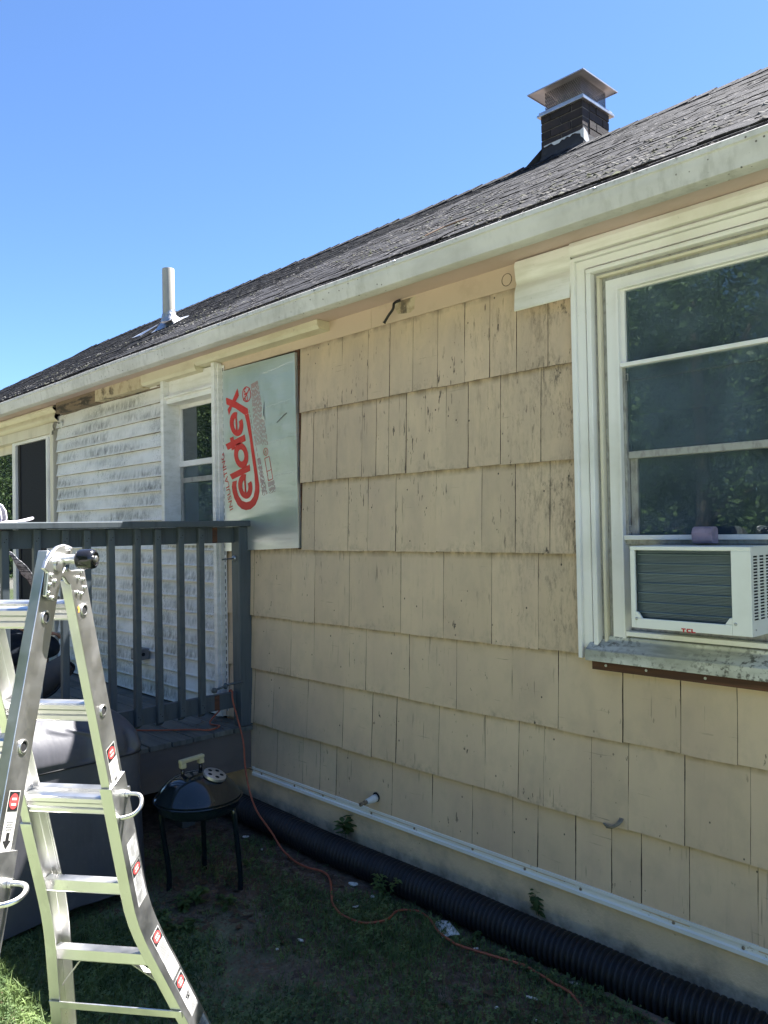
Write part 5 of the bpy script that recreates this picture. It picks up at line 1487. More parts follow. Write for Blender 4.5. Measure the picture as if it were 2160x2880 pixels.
for key, S_, T_ in (('R', SR, tR), ('L', SLf, tL)):
    ft = 1.99 if key == 'R' else 2.0
    for side in (1, -1):
        st_ = S0 - .10 if key == 'R' else S0 - .16
        rails[key, side, 'in'] = rail_path(S_, T_, side, st_, 1.22, .0385, .027, 'rail', M['alu'])
        rails[key, side, 'out'] = rail_path(S_, T_, side, S0 + .53 if side > 0 else S0 + .66, ft, .0435, .036, 'flared_rail', M['alu'], .005, .0055)
        c = H + S_ * (ft + .012) + (nn * (flare(ft) + .0055) if side > 0 else mm * (LW + flare(ft) * .45 + .0055))
        inw = mm if side > 0 else nn
        MB().obox(c + inw * .016, T_ * .047, inw * .020, S_ * .022).build('rubber_foot', M['black_plastic'], lad, bevel=.006)
def rung(S_, T_, s, big=True, dz=0.0, wide=0.0, front=0.0):
    a = flare(s)
    p0 = H + S_ * s + nn * (a - .006 + wide) + T_ * front
    p1 = H + S_ * s + mm * (LW + a * .45 - .006 + wide) + T_ * front
    hv = ee
    if big:
        sec = [(-.024, .024), (-.010, .0265), (.014, .0265), (.024, .022), (.026, .010), (.023, .006), (.023, -.004), (.027, -.008), (.027, -.018), (.024, -.024), (-.018, -.026), (-.024, -.024), (-.028, -.020), (-.028, -.010), (-.023, -.006), (-.023, .003), (-.028, .008), (-.028, .019)]
    else:
        sec = [(-.021, .018), (.018, .018), (.021, .012), (.021, -.014), (.016, -.018), (-.016, -.018), (-.021, -.013), (-.021, .012)]
    return MB().prism([p0 + hv * x + U * z for x, z in sec], p1 - p0).build('rung', M['alu_bright'] if big else M['alu'], lad, auto=30)
for key, S_, T_ in (('R', SR, tR), ('L', SLf, tL)):
    for i in range(3):
        rung(S_, T_, S0 + .305 * i)
    for i in (3, 4):
        rung(S_, T_, S0 + (.61, .61, .61, .905, 1.17)[i], False)
    rung(S_, T_, S0 + .61, False, 0, .004, .045 if key == 'R' else -.045)
    # brass eyelets where the rungs pass through the web
    for i in range(2):
        c = H + S_ * (S0 + .305 * i)
        o = MB().lathe([(.0115, .0), (.0165, .0005), (.017, .003), (.013, .0042), (.0115, .003)], c + nn * .0, nn, 18, False).build('rung_eyelet', M['alu_bright'], lad, smooth=True)
        MB().lathe([(.0118, .0), (.0118, .0016)], c, nn, 16).build('rung_hole', M['hole'], o)
    # bottom stretcher and diagonal braces
    s = 1.62
    a = flare(s)
    fr = T_ * (-.047 if key == 'R' else .047)
    sgn = -1 if key == 'R' else 1
    MB().bar(H + S_ * s + nn * (a + .002) + fr, H + S_ * s + mm * (LW + a * .45 + .002) + fr, .004, .026, S_).build('stretcher', M['alu'], lad)
    for side in (1, -1):
        d0 = nn if side > 0 else mm
        base = H if side > 0 else H + mm * LW
        p = base + S_ * 1.465 - d0 * .075
        q2 = base + S_ * 1.585 + d0 * (flare(1.585) * (1 if side > 0 else .45) - .02)
        MB().bar(p, q2, .003, .018, T_).build('brace', M['alu'], lad)
        MB().lathe([(.005, 0), (.004, .003)], p + ee * sgn * .002, ee * sgn, 8).build('rivet', M['alu_bright'], lad)
# hinge plates, rivets, locking knob
def side_pt(p, off=0.0):
    return H + ee * p[0] + U * p[1] + nn * off
for side in (1, -1):
    o_ = 0.0 if side > 0 else -LW
    for key, dx in (('hL', .0035), ('hR', -.011)):
        MB().prism([side_pt(p, o_ + dx - (.004 if side < 0 else 0)) for p in D[key]], nn * .011).build('hinge_plate', M['alu_bright'], lad, bevel=.0025, auto=40)
    for p in D['rivL']:
        MB().lathe([(.0052, 0), (.005, .0035), (.0034, .0055), (.001, .006)], side_pt(p, o_ + .0145), nn, 12).build('rivet', M['alu_bright'], lad, smooth=True)
    for p in D['rivR']:
        MB().lathe([(.0052, 0), (.005, .0035), (.0034, .0055), (.001, .006)], side_pt(p, o_ + .0002), nn, 12).build('rivet', M['alu_bright'], lad, smooth=True)
for j, p in enumerate(D['bolts']):
    if j == 3:
        MB().lathe([(.0155, 0), (.0155, .004), (.013, .005)], side_pt(p, .0145), nn, 20).build('hinge_boss', M['alu_bright'], lad, auto=40)
    else:
        MB().lathe([(.0055, 0), (.0055, .006), (.004, .007)], side_pt(p, .0145), nn, 10).build('rivet', M['alu_bright'], lad, auto=40)
kp = D['knob']
MB().lathe([(.0125, 0), (.0125, .038)], side_pt(kp, .0145), nn, 18).build('knob_shaft', M['alu_bright'], lad, auto=40)
kn = MB().lathe([(.018, .032), (.023, .034), (.0255, .040), (.0255, .068), (.0235, .076), (.0175, .080), (.0165, .077), (.0115, .076)], side_pt(kp, .0145), nn, 24).build('knob', M['black_plastic'], lad, auto=50)
MB().lathe([(.0085, .075), (.0085, .082), (.006, .084)], side_pt(kp, .0145), nn, 14).build('knob_cap', M['alu_bright'], kn, auto=50)
# J locks: bent rod handles on the sleeves
for S_, T_, side in ((SR, tR, 1), (SLf, tL, 1), (SR, tR, -1), (SLf, tL, -1)):
    c = H + S_ * (S0 + .61) + (nn * .0065 if side > 0 else mm * (LW + .0065))
    d0 = nn if side > 0 else mm
    tb = T_
    p = [c + tb * .030 + S_ * -.012, c + tb * .030 + d0 * .032 + S_ * -.012, c + tb * .022 + d0 * .048 + S_ * -.004, c + tb * .0 + d0 * .052 + S_ * .010, c + tb * -.018 + d0 * .036 + S_ * .022, c + tb * -.026 + d0 * .0 + S_ * .030]
    MB().tube(smooth_path(p, 5), .0062, 8).build('rung_lock', M['alu_bright'], lad, smooth=True)
    MB().lathe([(.011, 0), (.011, .008)], c + tb * .030 + S_ * -.012, d0, 12).build('lock_boss', M['alu_bright'], lad, auto=40)
# stickers on the webs
def sticker(S_, T_, s0, s1, t0, t1, parent, out=.0007, warn=True, txt=True, arrow=True, m='sticker', hh=.045):
    def P(t, s, k=0):
        return H + S_ * s + T_ * t + nn * (flare(s) + out + .0005 * k)
    def quad(name, a, b, c, d, m, k):
        n = 6
        mb = MB()
        for i in range(n + 1):
            s = c + (d - c) * i / n
            mb.v += [tuple(P(a, s, k)), tuple(P(b, s, k))]
        for i in range(n):
            mb.f.append((2 * i, 2 * i + 1, 2 * i + 3, 2 * i + 2))
        return mb.build(name, m, root if k else parent)
    root = None
    root = quad('warning_label', t0, t1, s0, s1, M[m], 0)
    w = t1 - t0
    e = .0025
    if warn:
        quad('label_black', t0 + e, t1 - e, s0 + e, s0 + hh, M['ink'], 1)
        mb = MB()
        cs, ct = s0 + hh * .52, (t0 + t1) / 2
        ring = [P(ct + math.cos(2 * PI * i / 18) * w * .38, cs + math.sin(2 * PI * i / 18) * hh * .38, 2) for i in range(18)]
        mb.add(ring, [tuple(range(18))])
        mb.build('label_red', M['warn_red'], root)
        for dz in (-.10, .16):
            quad('label_text', ct - w * .2, ct + w * .2, cs + hh * dz - .003, cs + hh * dz + .002, M['sticker'], 3)
    if txt:
        s = s0 + (hh + .006 if warn else .006)
        end = s1 - (.042 if arrow else .006)
        mb = MB()
        while s < end:
            if rng.random() > .16:
                a = t0 + w * rng.uniform(.12, .3)
                b = t1 - w * rng.uniform(.12, .3)
                t = a
                while t < b:
                    u = min(b, t + rng.uniform(.003, .007))
                    p4 = [P(t, s, 1), P(u, s, 1), P(u, s + .0026, 1), P(t, s + .0026, 1)]
                    mb.add(p4, [(0, 1, 2, 3)])
                    t = u + .0012
            s += .0052
        mb.build('label_text', M['ink_grey'], root)
    if arrow:
        ct = (t0 + t1) / 2
        s = s1 - .040
        pts = [(ct - w * .14, s), (ct + w * .14, s), (ct + w * .14, s + .017), (ct + w * .36, s + .017), (ct, s + .035), (ct - w * .36, s + .017), (ct - w * .14, s + .017)]
        MB().add([P(t, s_, 1) for t, s_ in pts], [tuple(range(7))]).build('label_arrow', M['ink'], root)
    return root
sticker(SR, tR, .700, .845, -.024, .024, rails['R', 1, 'in'])
sticker(SLf, tL, .685, .815, -.022, .022, rails['L', 1, 'in'])
o6 = .0062
sticker(SR, tR, 1.02, 1.10, -.020, .036, rails['R', 1, 'out'], o6, False, False, False, 'sticker_worn')
sticker(SR, tR, 1.105, 1.245, -.020, .034, rails['R', 1, 'out'], o6, True, True, False, 'sticker_worn', .038)
sticker(SR, tR, 1.36, 1.52, -.018, .034, rails['R', 1, 'out'], o6, True, True, False, 'sticker_worn', .038)
sticker(SR, tR, 1.53, 1.66, -.018, .034, rails['R', 1, 'out'], o6, True, True, False, 'sticker_worn', .038)
sticker(SR, tR, 1.70, 1.86, -.018, .034, rails['R', 1, 'out'], o6, False, True, False, 'sticker_worn')
sticker(SLf, tL, 1.04, 1.16, -.02, .03, rails['L', 1, 'out'], o6, True, True, False, 'sticker_worn', .04)
pt = H + SR * (S0 - .012) + tR * -.024 + nn * .0006
MB().add([pt + tR * a + SR * b for a, b in ((-.005, -.008), (.004, -.010), (.007, .0), (.003, .009), (-.006, .007), (-.002, .0))], [tuple(range(6))]).build('paint_mark', M['orange_paint'], rails['R', 1, 'in'])
mb = MB()
sg = H + SR * 1.61 + tR * .006 + nn * (flare(1.61) + .0072)
for a in (((-.012, -.012), (.006, -.022)), ((-.004, -.018), (.002, .012)), ((-.014, .004), (.010, -.006)), ((.008, -.014), (.004, .016)), ((-.010, .012), (.0, -.004))):
    (a0, b0), (a1, b1) = a
    mb.bar(sg + tR * a0 + SR * b0, sg + tR * a1 + SR * b1, .003, .0006, nn)
mb.build('pen_marks', M['ink'], rails['R', 1, 'out'])

# ------------------------------------------------------------------ kettle grill
kx, ky = -3.50, -.95
G0, G = G, -.15      # the grill is modelled at bench height, then set down on the lawn
ket = thing('kettle_grill', 'small black kettle grill on three tube legs in the corner by the deck', 'kettle grill', (kx, ky, G))
RR = .212
bowl = MB().lathe([(.10, .235), (.16, .238), (.185, .245), (.198, .262), (.203, .290), (RR, .295), (RR + .003, .300), (RR, .304), (.2, .303)], (kx, ky, 0), n=40).build('bowl', M['enamel'], ket, auto=40)
lid = MB().lathe([(.207, .305), (.209, .312), (.200, .318), (.192, .330), (.176, .352), (.150, .378), (.115, .400), (.07, .415), (.03, .421), (.001, .422)], (kx, ky, 0), n=40).build('lid', M['enamel'], ket, auto=45)
hd = Vector((-.15, .99, 0)).normalized()
hc = Vector((kx - .03, ky - .015, 0))
a_, b_ = hc - hd * .055, hc + hd * .055
for p in (a_, b_):
    MB().tube([(p.x, p.y, .405), (p.x, p.y, .452)], .009, 10).build('handle_post', M['black_plastic'], lid, smooth=True)
hb = MB()
for p in (a_, b_):
    hb.obox((p.x, p.y, .462), Vector((.014, 0, 0)), Vector((0, .014, 0)), Vector((0, 0, .012)))
hb.build('handle_socket', M['tan_plastic'], lid, bevel=.003)
MB().bar((a_ - hd * .018) + U * .482, (b_ + hd * .018) + U * .482, .026, .020).build('handle', M['tan_plastic'], lid, bevel=.006)
vc = Vector((kx + .085, ky + .045, .4175))
vn = Vector((.36, .19, 1)).normalized()
ven = MB().lathe([(.056, -.010), (.056, .003), (.052, .005)], vc, vn, 28).build('vent_disc', M['galv'], lid, auto=40)
aa = vn.cross(Vector((0, 1, 0))).normalized()
bb = vn.cross(aa)
for i in range(5):
    a = i / 5 * 2 * PI + .4
    MB().lathe([(.0105, .0052), (.0105, .0056)], vc + aa * math.cos(a) * .032 + bb * math.sin(a) * .032, vn, 12).build('vent_hole', M['hole'], ven)
legs = [(-3.606, -1.055), (-3.333, -.823), (-3.70, -.80)]
for lx, ly in legs:
    d = Vector((lx - kx, ly - ky, 0))
    dn = d.normalized()
    MB().tube(smooth_path([Vector((kx, ky, .250)) + dn * .15, Vector((kx, ky, .245)) + dn * .175, Vector((kx, ky, .20)) + dn * .185, Vector((lx, ly, -.05)), Vector((lx, ly, G - .01))], 4), .0125, 10).build('leg', M['enamel'], ket, smooth=True)

def set_down(o, k):
    o.location = (o.location.x * k, -3 + (o.location.y + 3) * k, G0)
    o.scale = (k, k, k)
set_down(ket, 1.057)

# ------------------------------------------------------------------ covered grill
cov_root = thing('covered_grill', 'large gas grill under a grey vinyl cover in front of the deck', 'grill cover', (-3.95, -1.75, G))
nu, nv = 192, 30
X0c, X1c, Y0c, Y1c = -4.15, -3.60, -2.42, -1.13
mb = MB()
prof = [(0.0, 1.0, 1.0), (.25, .985, .995), (.5, .965, .985), (.70, .945, .975), (.735, .945, .975), (.76, .97, .985), (.83, .93, .97), (.90, .80, .93), (.95, .60, .86), (.985, .34, .74), (1.0, .14, .6)]
z0c, z1c = G + .01, .80
cxm, cym = (X0c + X1c) / 2, (Y0c + Y1c) / 2
hx, hy = (X1c - X0c) / 2, (Y1c - Y0c) / 2
def prof_at(h):
    for (h0, a0, b0), (h1, a1, b1) in zip(prof, prof[1:]):
        if h <= h1:
            t = (h - h0) / (h1 - h0)
            return a0 + (a1 - a0) * t, b0 + (b1 - b0) * t
    return prof[-1][1:]
hs = list(np.linspace(0, .70, 14)) + [.715, .728, .74, .755, .77, .79, .81, .84, .87, .90, .93, .955, .975, .99, 1.0]
for h in hs:
    a, b = prof_at(h)
    for k in range(nu):
        t = 2 * PI * k / nu
        c, s_ = math.cos(t), math.sin(t)
        ex = .28 if h < .8 else .28 + (h - .8) * 1.6
        x = math.copysign(abs(c) ** ex, c) * hx * a
        y = math.copysign(abs(s_) ** (.28 if h < .9 else .5), s_) * hy * b
        fold = 0
        if h < .70:
            fold = (.012 * math.sin(y * 11 + 1.3 + h * 2) + .008 * math.sin(y * 23 + h * 5)) * (1 - h * .6)
        elif h > .74:
            fold = (.015 * math.sin(y * 29 + 2.1 * math.sin(y * 4)) + .011 * math.sin(y * 61 + 1 + 3 * h) + .006 * math.sin(y * 97 + 2)) * max(0, (1.0 - h) / .26) ** .6
        x += math.copysign(1, c) * abs(c) ** .5 * fold
        y += .008 * math.sin(x * 17 + h * 3) * (1 if h < .7 else .4)
        z = z0c + (z1c - z0c) * h
        if h == 0:
            z += .035 * math.sin(y * 3.5 + .5) + .02
        if h > .7:
            z += -.05 * (y / hy) ** 2 * (h - .7) / .3
        mb.v.append((cxm + x, cym + y, z))
nh = len(hs)
for j in range(nh - 1):
    for k in range(nu):
        mb.f.append((j * nu + k, j * nu + (k + 1) % nu, (j + 1) * nu + (k + 1) % nu, (j + 1) * nu + k))
mb.f.append(tuple(range((nh - 1) * nu, nh * nu)))
cover = mb.build('cover', M['cover'], cov_root, smooth=True)
md = cover.modifiers.new('soft', 'SUBSURF')
md.levels = 1
md.render_levels = 1
jj = hs.index(.728)
path = [Vector(mb.v[jj * nu + k]) * 1.0 for k in range(nu)]
path = [p + Vector((p.x - cxm, p.y - cym, 0)).normalized() * .002 for p in path]
MB().tube(path + [path[0]], .0042, 6).build('piping', M['piping'], cov_root, smooth=True)
for j in range(4):
    x = X0c + .1 if j % 2 else X1c - .1
    y = Y0c + .1 if j > 1 else Y1c - .1
    MB().tube([(x, y, G - .02), (x, y, .5)], .02, 8).build('cart_leg', M['enamel'], cov_root, smooth=True)
MB().tube([(-3.668, -1.42, .566), (-3.655, -1.425, .55), (-3.655, -1.43, .50)], [.006, .007, .003], 6).build('tie_strap', M['sticker'], cov_root)

set_down(cov_root, 1.057)
G = G0

# ------------------------------------------------------------------ drain pipe along the wall
path = []
for x, y, z in [(-5.6, -.13, -.19), (-4.9, -.11, -.185), (-4.4, -.105, -.18), (-3.94, -.115, -.18), (-3.6, -.12, -.19), (-3.13, -.108, -.195), (-2.58, -.11, -.197), (-2.17, -.115, -.20), (-1.82, -.11, -.202), (-1.5, -.115, -.204), (-1.0, -.105, -.204), (.2, -.12, -.204), (1.6, -.16, -.208)]:
    path.append((x, y, z))
P = [np.array(p) for p in smooth_path(path, 20)]
P = np.array([list(p) for p in P])
seg = np.linalg.norm(np.diff(P, axis=0), axis=1)
cum = np.concatenate([[0], np.cumsum(seg)])
pit = .0275
nn_ = int(cum[-1] / (pit / 8))
s = np.linspace(0, cum[-1], nn_)
C_ = np.stack([np.interp(s, cum, P[:, i]) for i in range(3)], 1)
T_ = np.gradient(C_, axis=0)
T_ /= np.linalg.norm(T_, axis=1)[:, None]
A_ = np.cross(T_, [0, 0, 1.0])
A_ /= np.linalg.norm(A_, axis=1)[:, None]
B_ = np.cross(A_, T_)
ph = (s / pit) % 1
rad = np.where(ph < .5, .0935, .0815)
rad = np.interp(ph, [0, .1, .40, .5, .6, .90, 1], [.074, .081, .081, .074, .067, .067, .074]) * (1 + .012 * np.sin(s * 2.3) + .008 * np.sin(s * 7.1))
kk = 28
ang = np.linspace(0, 2 * PI, kk, endpoint=False)
V = (C_[:, None, :] + rad[:, None, None] * (np.cos(ang)[None, :, None] * A_[:, None, :] + np.sin(ang)[None, :, None] * B_[:, None, :])).reshape(-1, 3)
i_, k_ = np.meshgrid(np.arange(nn_ - 1), np.arange(kk), indexing='ij')
i_, k_ = i_.ravel(), k_.ravel()
F = np.stack([i_ * kk + k_, i_ * kk + (k_ + 1) % kk, (i_ + 1) * kk + (k_ + 1) % kk, (i_ + 1) * kk + k_], 1)
me = fast_mesh('drain_pipe', V, F, M['pipe'], 4)
me.polygons.foreach_set('use_smooth', [True] * len(me.polygons))
o = tag(link('drain_pipe', me), 'black corrugated drain pipe lying on the ground along the foundation', 'drain pipe')

# ------------------------------------------------------------------ extension cord
cp = [(-5.6, -1.0, DZ + .012), (-5.2, -.85, DZ + .012), (-4.8, -.62, DZ + .012), (-4.56, -.38, DZ + .012), (-4.46, -.30, DZ + .012), (-4.50, -.20, DZ + .012), (-4.62, -.20, DZ + .014), (-4.60, -.12, DZ + .10), (-4.52, -.13, .50), (-4.475, -.135, .565), (-4.44, -.14, .558), (-4.40, -.16, .50), (-4.252, -.189, .297), (-4.22, -.195, .128), (-4.156, -.206, -.008), (-4.061, -.224, -.089), (-3.949, -.244, -.129), (-3.846, -.263, -.161), (-3.742, -.282, -.205)]
cp2 = [(p[0], p[1], float(gz(p[0], p[1])) + .024) for p in D['cord']]
cp2 = cp2[2:]
cp2 += [(cp2[-1][0] + .06, cp2[-1][1] - .015, G - .0), (cp2[-1][0] + .12, cp2[-1][1] - .03, G - .04)]
o = MB().tube(smooth_path(cp + cp2, 7), .0056, 8).build('extension_cord', M['cord'], smooth=True)
tag(o, 'orange extension cord running off the deck and winding over the bare soil', 'extension cord')

# ------------------------------------------------------------------ camp chair and person on the deck
chair = thing('camp_chair', 'grey canvas folding chair with black edging on the deck behind the railing', 'folding chair', (-5.2, -1.45, DZ))
sd = MB()
def sheet(rows_, m, name, th=(0.004, 0, 0)):
    mb = MB()
    n = len(rows_[0])
    for r in rows_:
        mb.v += [tuple(p) for p in r]
    for j in range(len(rows_) - 1):
        for i in range(n - 1):
            mb.f.append((j * n + i, j * n + i + 1, (j + 1) * n + i + 1, (j + 1) * n + i))
    o = mb.build(name, m, chair, smooth=True)
    md = o.modifiers.new('thick', 'SOLIDIFY')
    md.thickness = .006
    return o
side_edge = [(-4.96, -.98, .80), (-4.965, -.955, .757), (-4.97, -1.03, .68), (-4.97, -1.10, .62), (-4.97, -1.3, .56), (-4.98, -1.55, .58), (-4.99, -1.72, .70)]
side_top = [(-4.94, -1.00, .895), (-4.945, -1.05, .85), (-4.95, -1.12, .82), (-4.955, -1.2, .80), (-4.96, -1.35, .80), (-4.97, -1.55, .84), (-4.98, -1.74, .95)]
sheet([side_top, [tuple((np.array(a) + np.array(b)) / 2 + np.array((.012, 0, 0))) for a, b in zip(side_top, side_edge)], side_edge], M['chair_cloth'], 'side_panel')
MB().tube(smooth_path([(x + .006, y, z) for x, y, z in side_edge], 4), .009, 6).build('edging', M['piping'], chair, smooth=True)
sheet([[(-5.48 + .52 * i / 6, -1.02 - .68 * j / 5, .80 - .07 * math.sin(PI * i / 6) - .03 * j / 5) for i in range(7)] for j in range(6)], M['chair_cloth'], 'seat')
sheet([[(-5.48 + .52 * i / 6, -1.74 - .16 * j / 5 - .05 * math.sin(PI * i / 6), .80 + .42 * j / 5) for i in range(7)] for j in range(6)], M['chair_cloth'], 'backrest')
for a, b in (((-4.97, -1.02, .80), (-5.50, -1.72, DZ + .004)), ((-5.50, -1.02, .80), (-4.97, -1.72, DZ + .004)), ((-4.97, -1.72, .78), (-4.97, -1.04, DZ + .004)), ((-5.5, -1.72, .78), (-5.5, -1.04, DZ + .004)), ((-4.97, -1.70, .75), (-4.98, -1.90, 1.24)), ((-5.49, -1.70, .75), (-5.49, -1.90, 1.24))):
    MB().tube([a, b], .009, 8).build('leg' if b[2] < .5 else 'back_post', M['piping'], chair, smooth=True)

per = thing('person', 'person in pale cap and grey plaid shirt sitting on the deck behind the railing', 'person', (-5.22, -1.5, DZ))
def skin_body(name, pts, edges, m, parent, lv=2):
    me = bpy.data.meshes.new(name)
    me.from_pydata([p[:3] for p in pts], edges, [])
    o = link(name, me, parent)
    me.materials.append(m)
    md = o.modifiers.new('skin', 'SKIN')
    sv = me.skin_vertices[0].data
    for i, p in enumerate(pts):
        r = p[3]
        sv[i].radius = (r, p[4] if len(p) > 4 else r)
        sv[i].use_root = (i == 0)
    md.use_smooth_shade = True
    sb = o.modifiers.new('sub', 'SUBSURF')
    sb.levels = lv
    sb.render_levels = lv
    return o
bx = -5.22
J = [(bx, -1.60, .88, .13, .12), (bx, -1.58, 1.06, .13, .11), (bx, -1.52, 1.26, .15, .11), (bx, -1.47, 1.40, .13, .09), (bx, -1.43, 1.50, .055), (bx, -1.40, 1.57, .05),
     (bx + .17, -1.49, 1.39, .062), (bx + .24, -1.40, 1.16, .048), (bx + .20, -1.20, 1.03, .036), (bx + .18, -1.13, 1.00, .028),
     (bx - .17, -1.49, 1.39, .062), (bx - .24, -1.40, 1.16, .048), (bx - .20, -1.20, 1.03, .036), (bx - .18, -1.13, 1.00, .028),
     (bx + .10, -1.55, .86, .095), (bx + .13, -1.10, .90, .068), (bx + .12, -1.13, .68, .055), (bx + .11, -1.20, .43, .036), (bx + .11, -1.10, .385, .036), (bx + .12, -1.02, .37, .028),
     (bx - .10, -1.55, .86, .095), (bx - .13, -1.10, .90, .068), (bx - .12, -1.13, .68, .055), (bx - .11, -1.20, .43, .036), (bx - .11, -1.10, .385, .036), (bx - .12, -1.02, .37, .028)]
E_ = [(0, 1), (1, 2), (2, 3), (3, 4), (4, 5), (3, 6), (6, 7), (7, 8), (8, 9), (3, 10), (10, 11), (11, 12), (12, 13), (0, 14), (14, 15), (15, 16), (16, 17), (17, 18), (18, 19), (0, 20), (20, 21), (21, 22), (22, 23), (23, 24), (24, 25)]
skin_body('body', J, E_, M['skin'], per)
for sgn in (1, -1):
    w = Vector((bx + .18 * sgn, -1.13, 1.0))
    hand = [(w.x, w.y, w.z, .026, .02), (w.x - .005 * sgn, w.y + .045, w.z - .012, .03, .014), (w.x - .008 * sgn, w.y + .075, w.z - .018, .028, .012)]
    ed = [(0, 1), (1, 2)]
    for k in range(4):
        b = len(hand)
        ox = (k - 1.5) * .018
        ln = (.062, .072, .068, .052)[k]
        hand += [(w.x + ox, w.y + .085, w.z - .02, .0085), (w.x + ox, w.y + .085 + ln * .5, w.z - .034, .008), (w.x + ox, w.y + .085 + ln * .8, w.z - .06, .007)]
        ed += [(2, b), (b, b + 1), (b + 1, b + 2)]
    b = len(hand)
    hand += [(w.x - .035 * sgn, w.y + .04, w.z - .015, .010), (w.x - .045 * sgn, w.y + .075, w.z - .03, .008)]
    ed += [(1, b), (b, b + 1)]
    skin_body('hand', hand, ed, M['skin'], per, 1)
T_pts = [(bx, -1.60, .90, .155, .14), (bx, -1.58, 1.06, .15, .13), (bx, -1.52, 1.26, .168, .13), (bx, -1.47, 1.40, .145, .105), (bx, -1.44, 1.475, .075),
         (bx + .17, -1.49, 1.39, .085), (bx + .235, -1.41, 1.20, .082), (bx + .24, -1.36, 1.13, .078), (bx - .17, -1.49, 1.39, .085), (bx - .235, -1.41, 1.20, .082), (bx - .24, -1.36, 1.13, .078)]
skin_body('shirt', T_pts, [(0, 1), (1, 2), (2, 3), (3, 4), (3, 5), (5, 6), (6, 7), (3, 8), (8, 9), (9, 10)], M['plaid'], per)
# loose front tail of the shirt sleeve that catches the sun
sl = MB()
for j in range(6):
    for i in range(6):
        u, v = i / 5, j / 5
        sl.v.append((bx + .12 + .10 * u, -1.30 + .15 * v * 1 + .05 * u, 1.50 - .23 * v - .05 * u + .012 * math.sin(v * 9 + u * 5)))
for j in range(5):
    for i in range(5):
        sl.f.append((j * 6 + i, j * 6 + i + 1, (j + 1) * 6 + i + 1, (j + 1) * 6 + i))
o = sl.build('collar_flap', M['plaid'], per, smooth=True)
o.modifiers.new('thick', 'SOLIDIFY').thickness = .004
for sgn in (1, -1):
    skin_body('shorts', [(bx, -1.60, .87, .15, .13), (bx + .10 * sgn, -1.50, .88, .125), (bx + .13 * sgn, -1.22, .905, .105), (bx + .135 * sgn, -1.06, .915, .098), (bx + .13 * sgn, -1.06, .82, .092)], [(0, 1), (1, 2), (2, 3), (3, 4)], M['navy'], per)
    MB().lathe([(.03, 0), (.045, .01), (.05, .04), (.038, .075), (.03, .09)], (bx + .115 * sgn, -1.17, DZ + .004), n=14).build('shoe', M['cap_dark'], per, smooth=True)
    MB().obox((bx + .115 * sgn, -1.10, DZ + .035), (.042, 0, 0), (0, .11, 0), (0, 0, .03)).build('shoe', M['cap_dark'], per, bevel=.02)
# head with face
hc = Vector((bx + .01, -1.365, 1.655))
bm = bmesh.new()
bmesh.ops.create_uvsphere(bm, u_segments=24, v_segments=16, radius=1)
for v in bm.verts:
    x, y, z = v.co
    yy = y * .098
    if z < -.2 and y > 0:
        yy *= 1 - .10 * abs(z)
    xx = x * .075 * (1 - .22 * max(0, -z))
    zz_ = z * .118
    nose = math.exp(-((x / .16) ** 2 + ((z + .12) / .22) ** 2)) * (y > .4) * .020
    eye = sum(math.exp(-(((x - s * .38) / .16) ** 2 + ((z - .08) / .12) ** 2)) for s in (1, -1)) * (y > .3) * .008
    mouth = math.exp(-((x / .3) ** 2 + ((z + .5) / .06) ** 2)) * (y > .3) * .004
    v.co = (xx, yy + nose - eye - mouth, zz_)
me = bpy.data.meshes.new('head')
bm.to_mesh(me)
bm.free()
me.materials.append(M['skin'])
me.polygons.foreach_set('use_smooth', [True] * len(me.polygons))
hd_ = link('head', me, per)
hd_.location = hc
for s in (1, -1):
    MB().lathe([(.002, -.006), (.016, -.004), (.021, .0), (.016, .005), (.002, .006)], (hc.x + .074 * s, hc.y - .01, hc.z), (1, .25 * s, 0), 12).build('ear', M['skin'], per, smooth=True)
    MB().lathe([(.002, -.005), (.009, -.002), (.011, .001), (.006, .006), (.001, .007)], (hc.x + .030 * s, hc.y + .083, hc.z + .010), (0, 1, 0), 10).build('eye', M['cap_dark'], per, smooth=True)
crown = MB()
crown.lathe([(.084, -.01), (.087, .02), (.083, .06), (.066, .095), (.038, .116), (.001, .122)], (0, 0, 0), n=24)
crown.v = [(x * .96 + hc.x, y * 1.22 + hc.y - .01, z + hc.z + .018 + (y * .15)) for x, y, z in crown.v]
cap = crown.build('cap', M['cap_dark'], per, smooth=True)
for a in (.0, 1.05, 2.1, 3.14, 4.2, 5.25):
    pth = []
    for r, z in [(.0865, -.008), (.0895, .02), (.0855, .06), (.0685, .097), (.04, .118)]:
        x, y = math.cos(a + .52) * r, math.sin(a + .52) * r
        pth.append((x * .96 + hc.x, y * 1.22 + hc.y - .01, z + hc.z + .018 + y * .15))
    MB().tube(pth, .0075, 6).build('cap_seam', M['cap_cloth'], cap, smooth=True)
bl = MB()
nb, na = 6, 12
for j in range(nb + 1):
    for i in range(na + 1):
        a = -1.25 + 2.5 * i / na
        r0 = .082
        ext = .172 * (math.cos(a * .92) ** .55) * j / nb
        x = math.sin(a) * (r0 + ext * .35)
        y = math.cos(a) * r0 * 1.15 + ext
        z = -.004 - .9 * x * x * 2.2 + .006 * (j / nb) - .02 * (j / nb) + .035 * (j / nb) ** 3
        bl.v.append((hc.x + x, hc.y - .005 + y, hc.z + .030 + z))
for j in range(nb):
    for i in range(na):
        bl.f.append((j * (na + 1) + i, j * (na + 1) + i + 1, (j + 1) * (na + 1) + i + 1, (j + 1) * (na + 1) + i))
o = bl.build('cap_bill', M['cap_cloth'], cap, smooth=True)
o.modifiers.new('thick', 'SOLIDIFY').thickness = .008

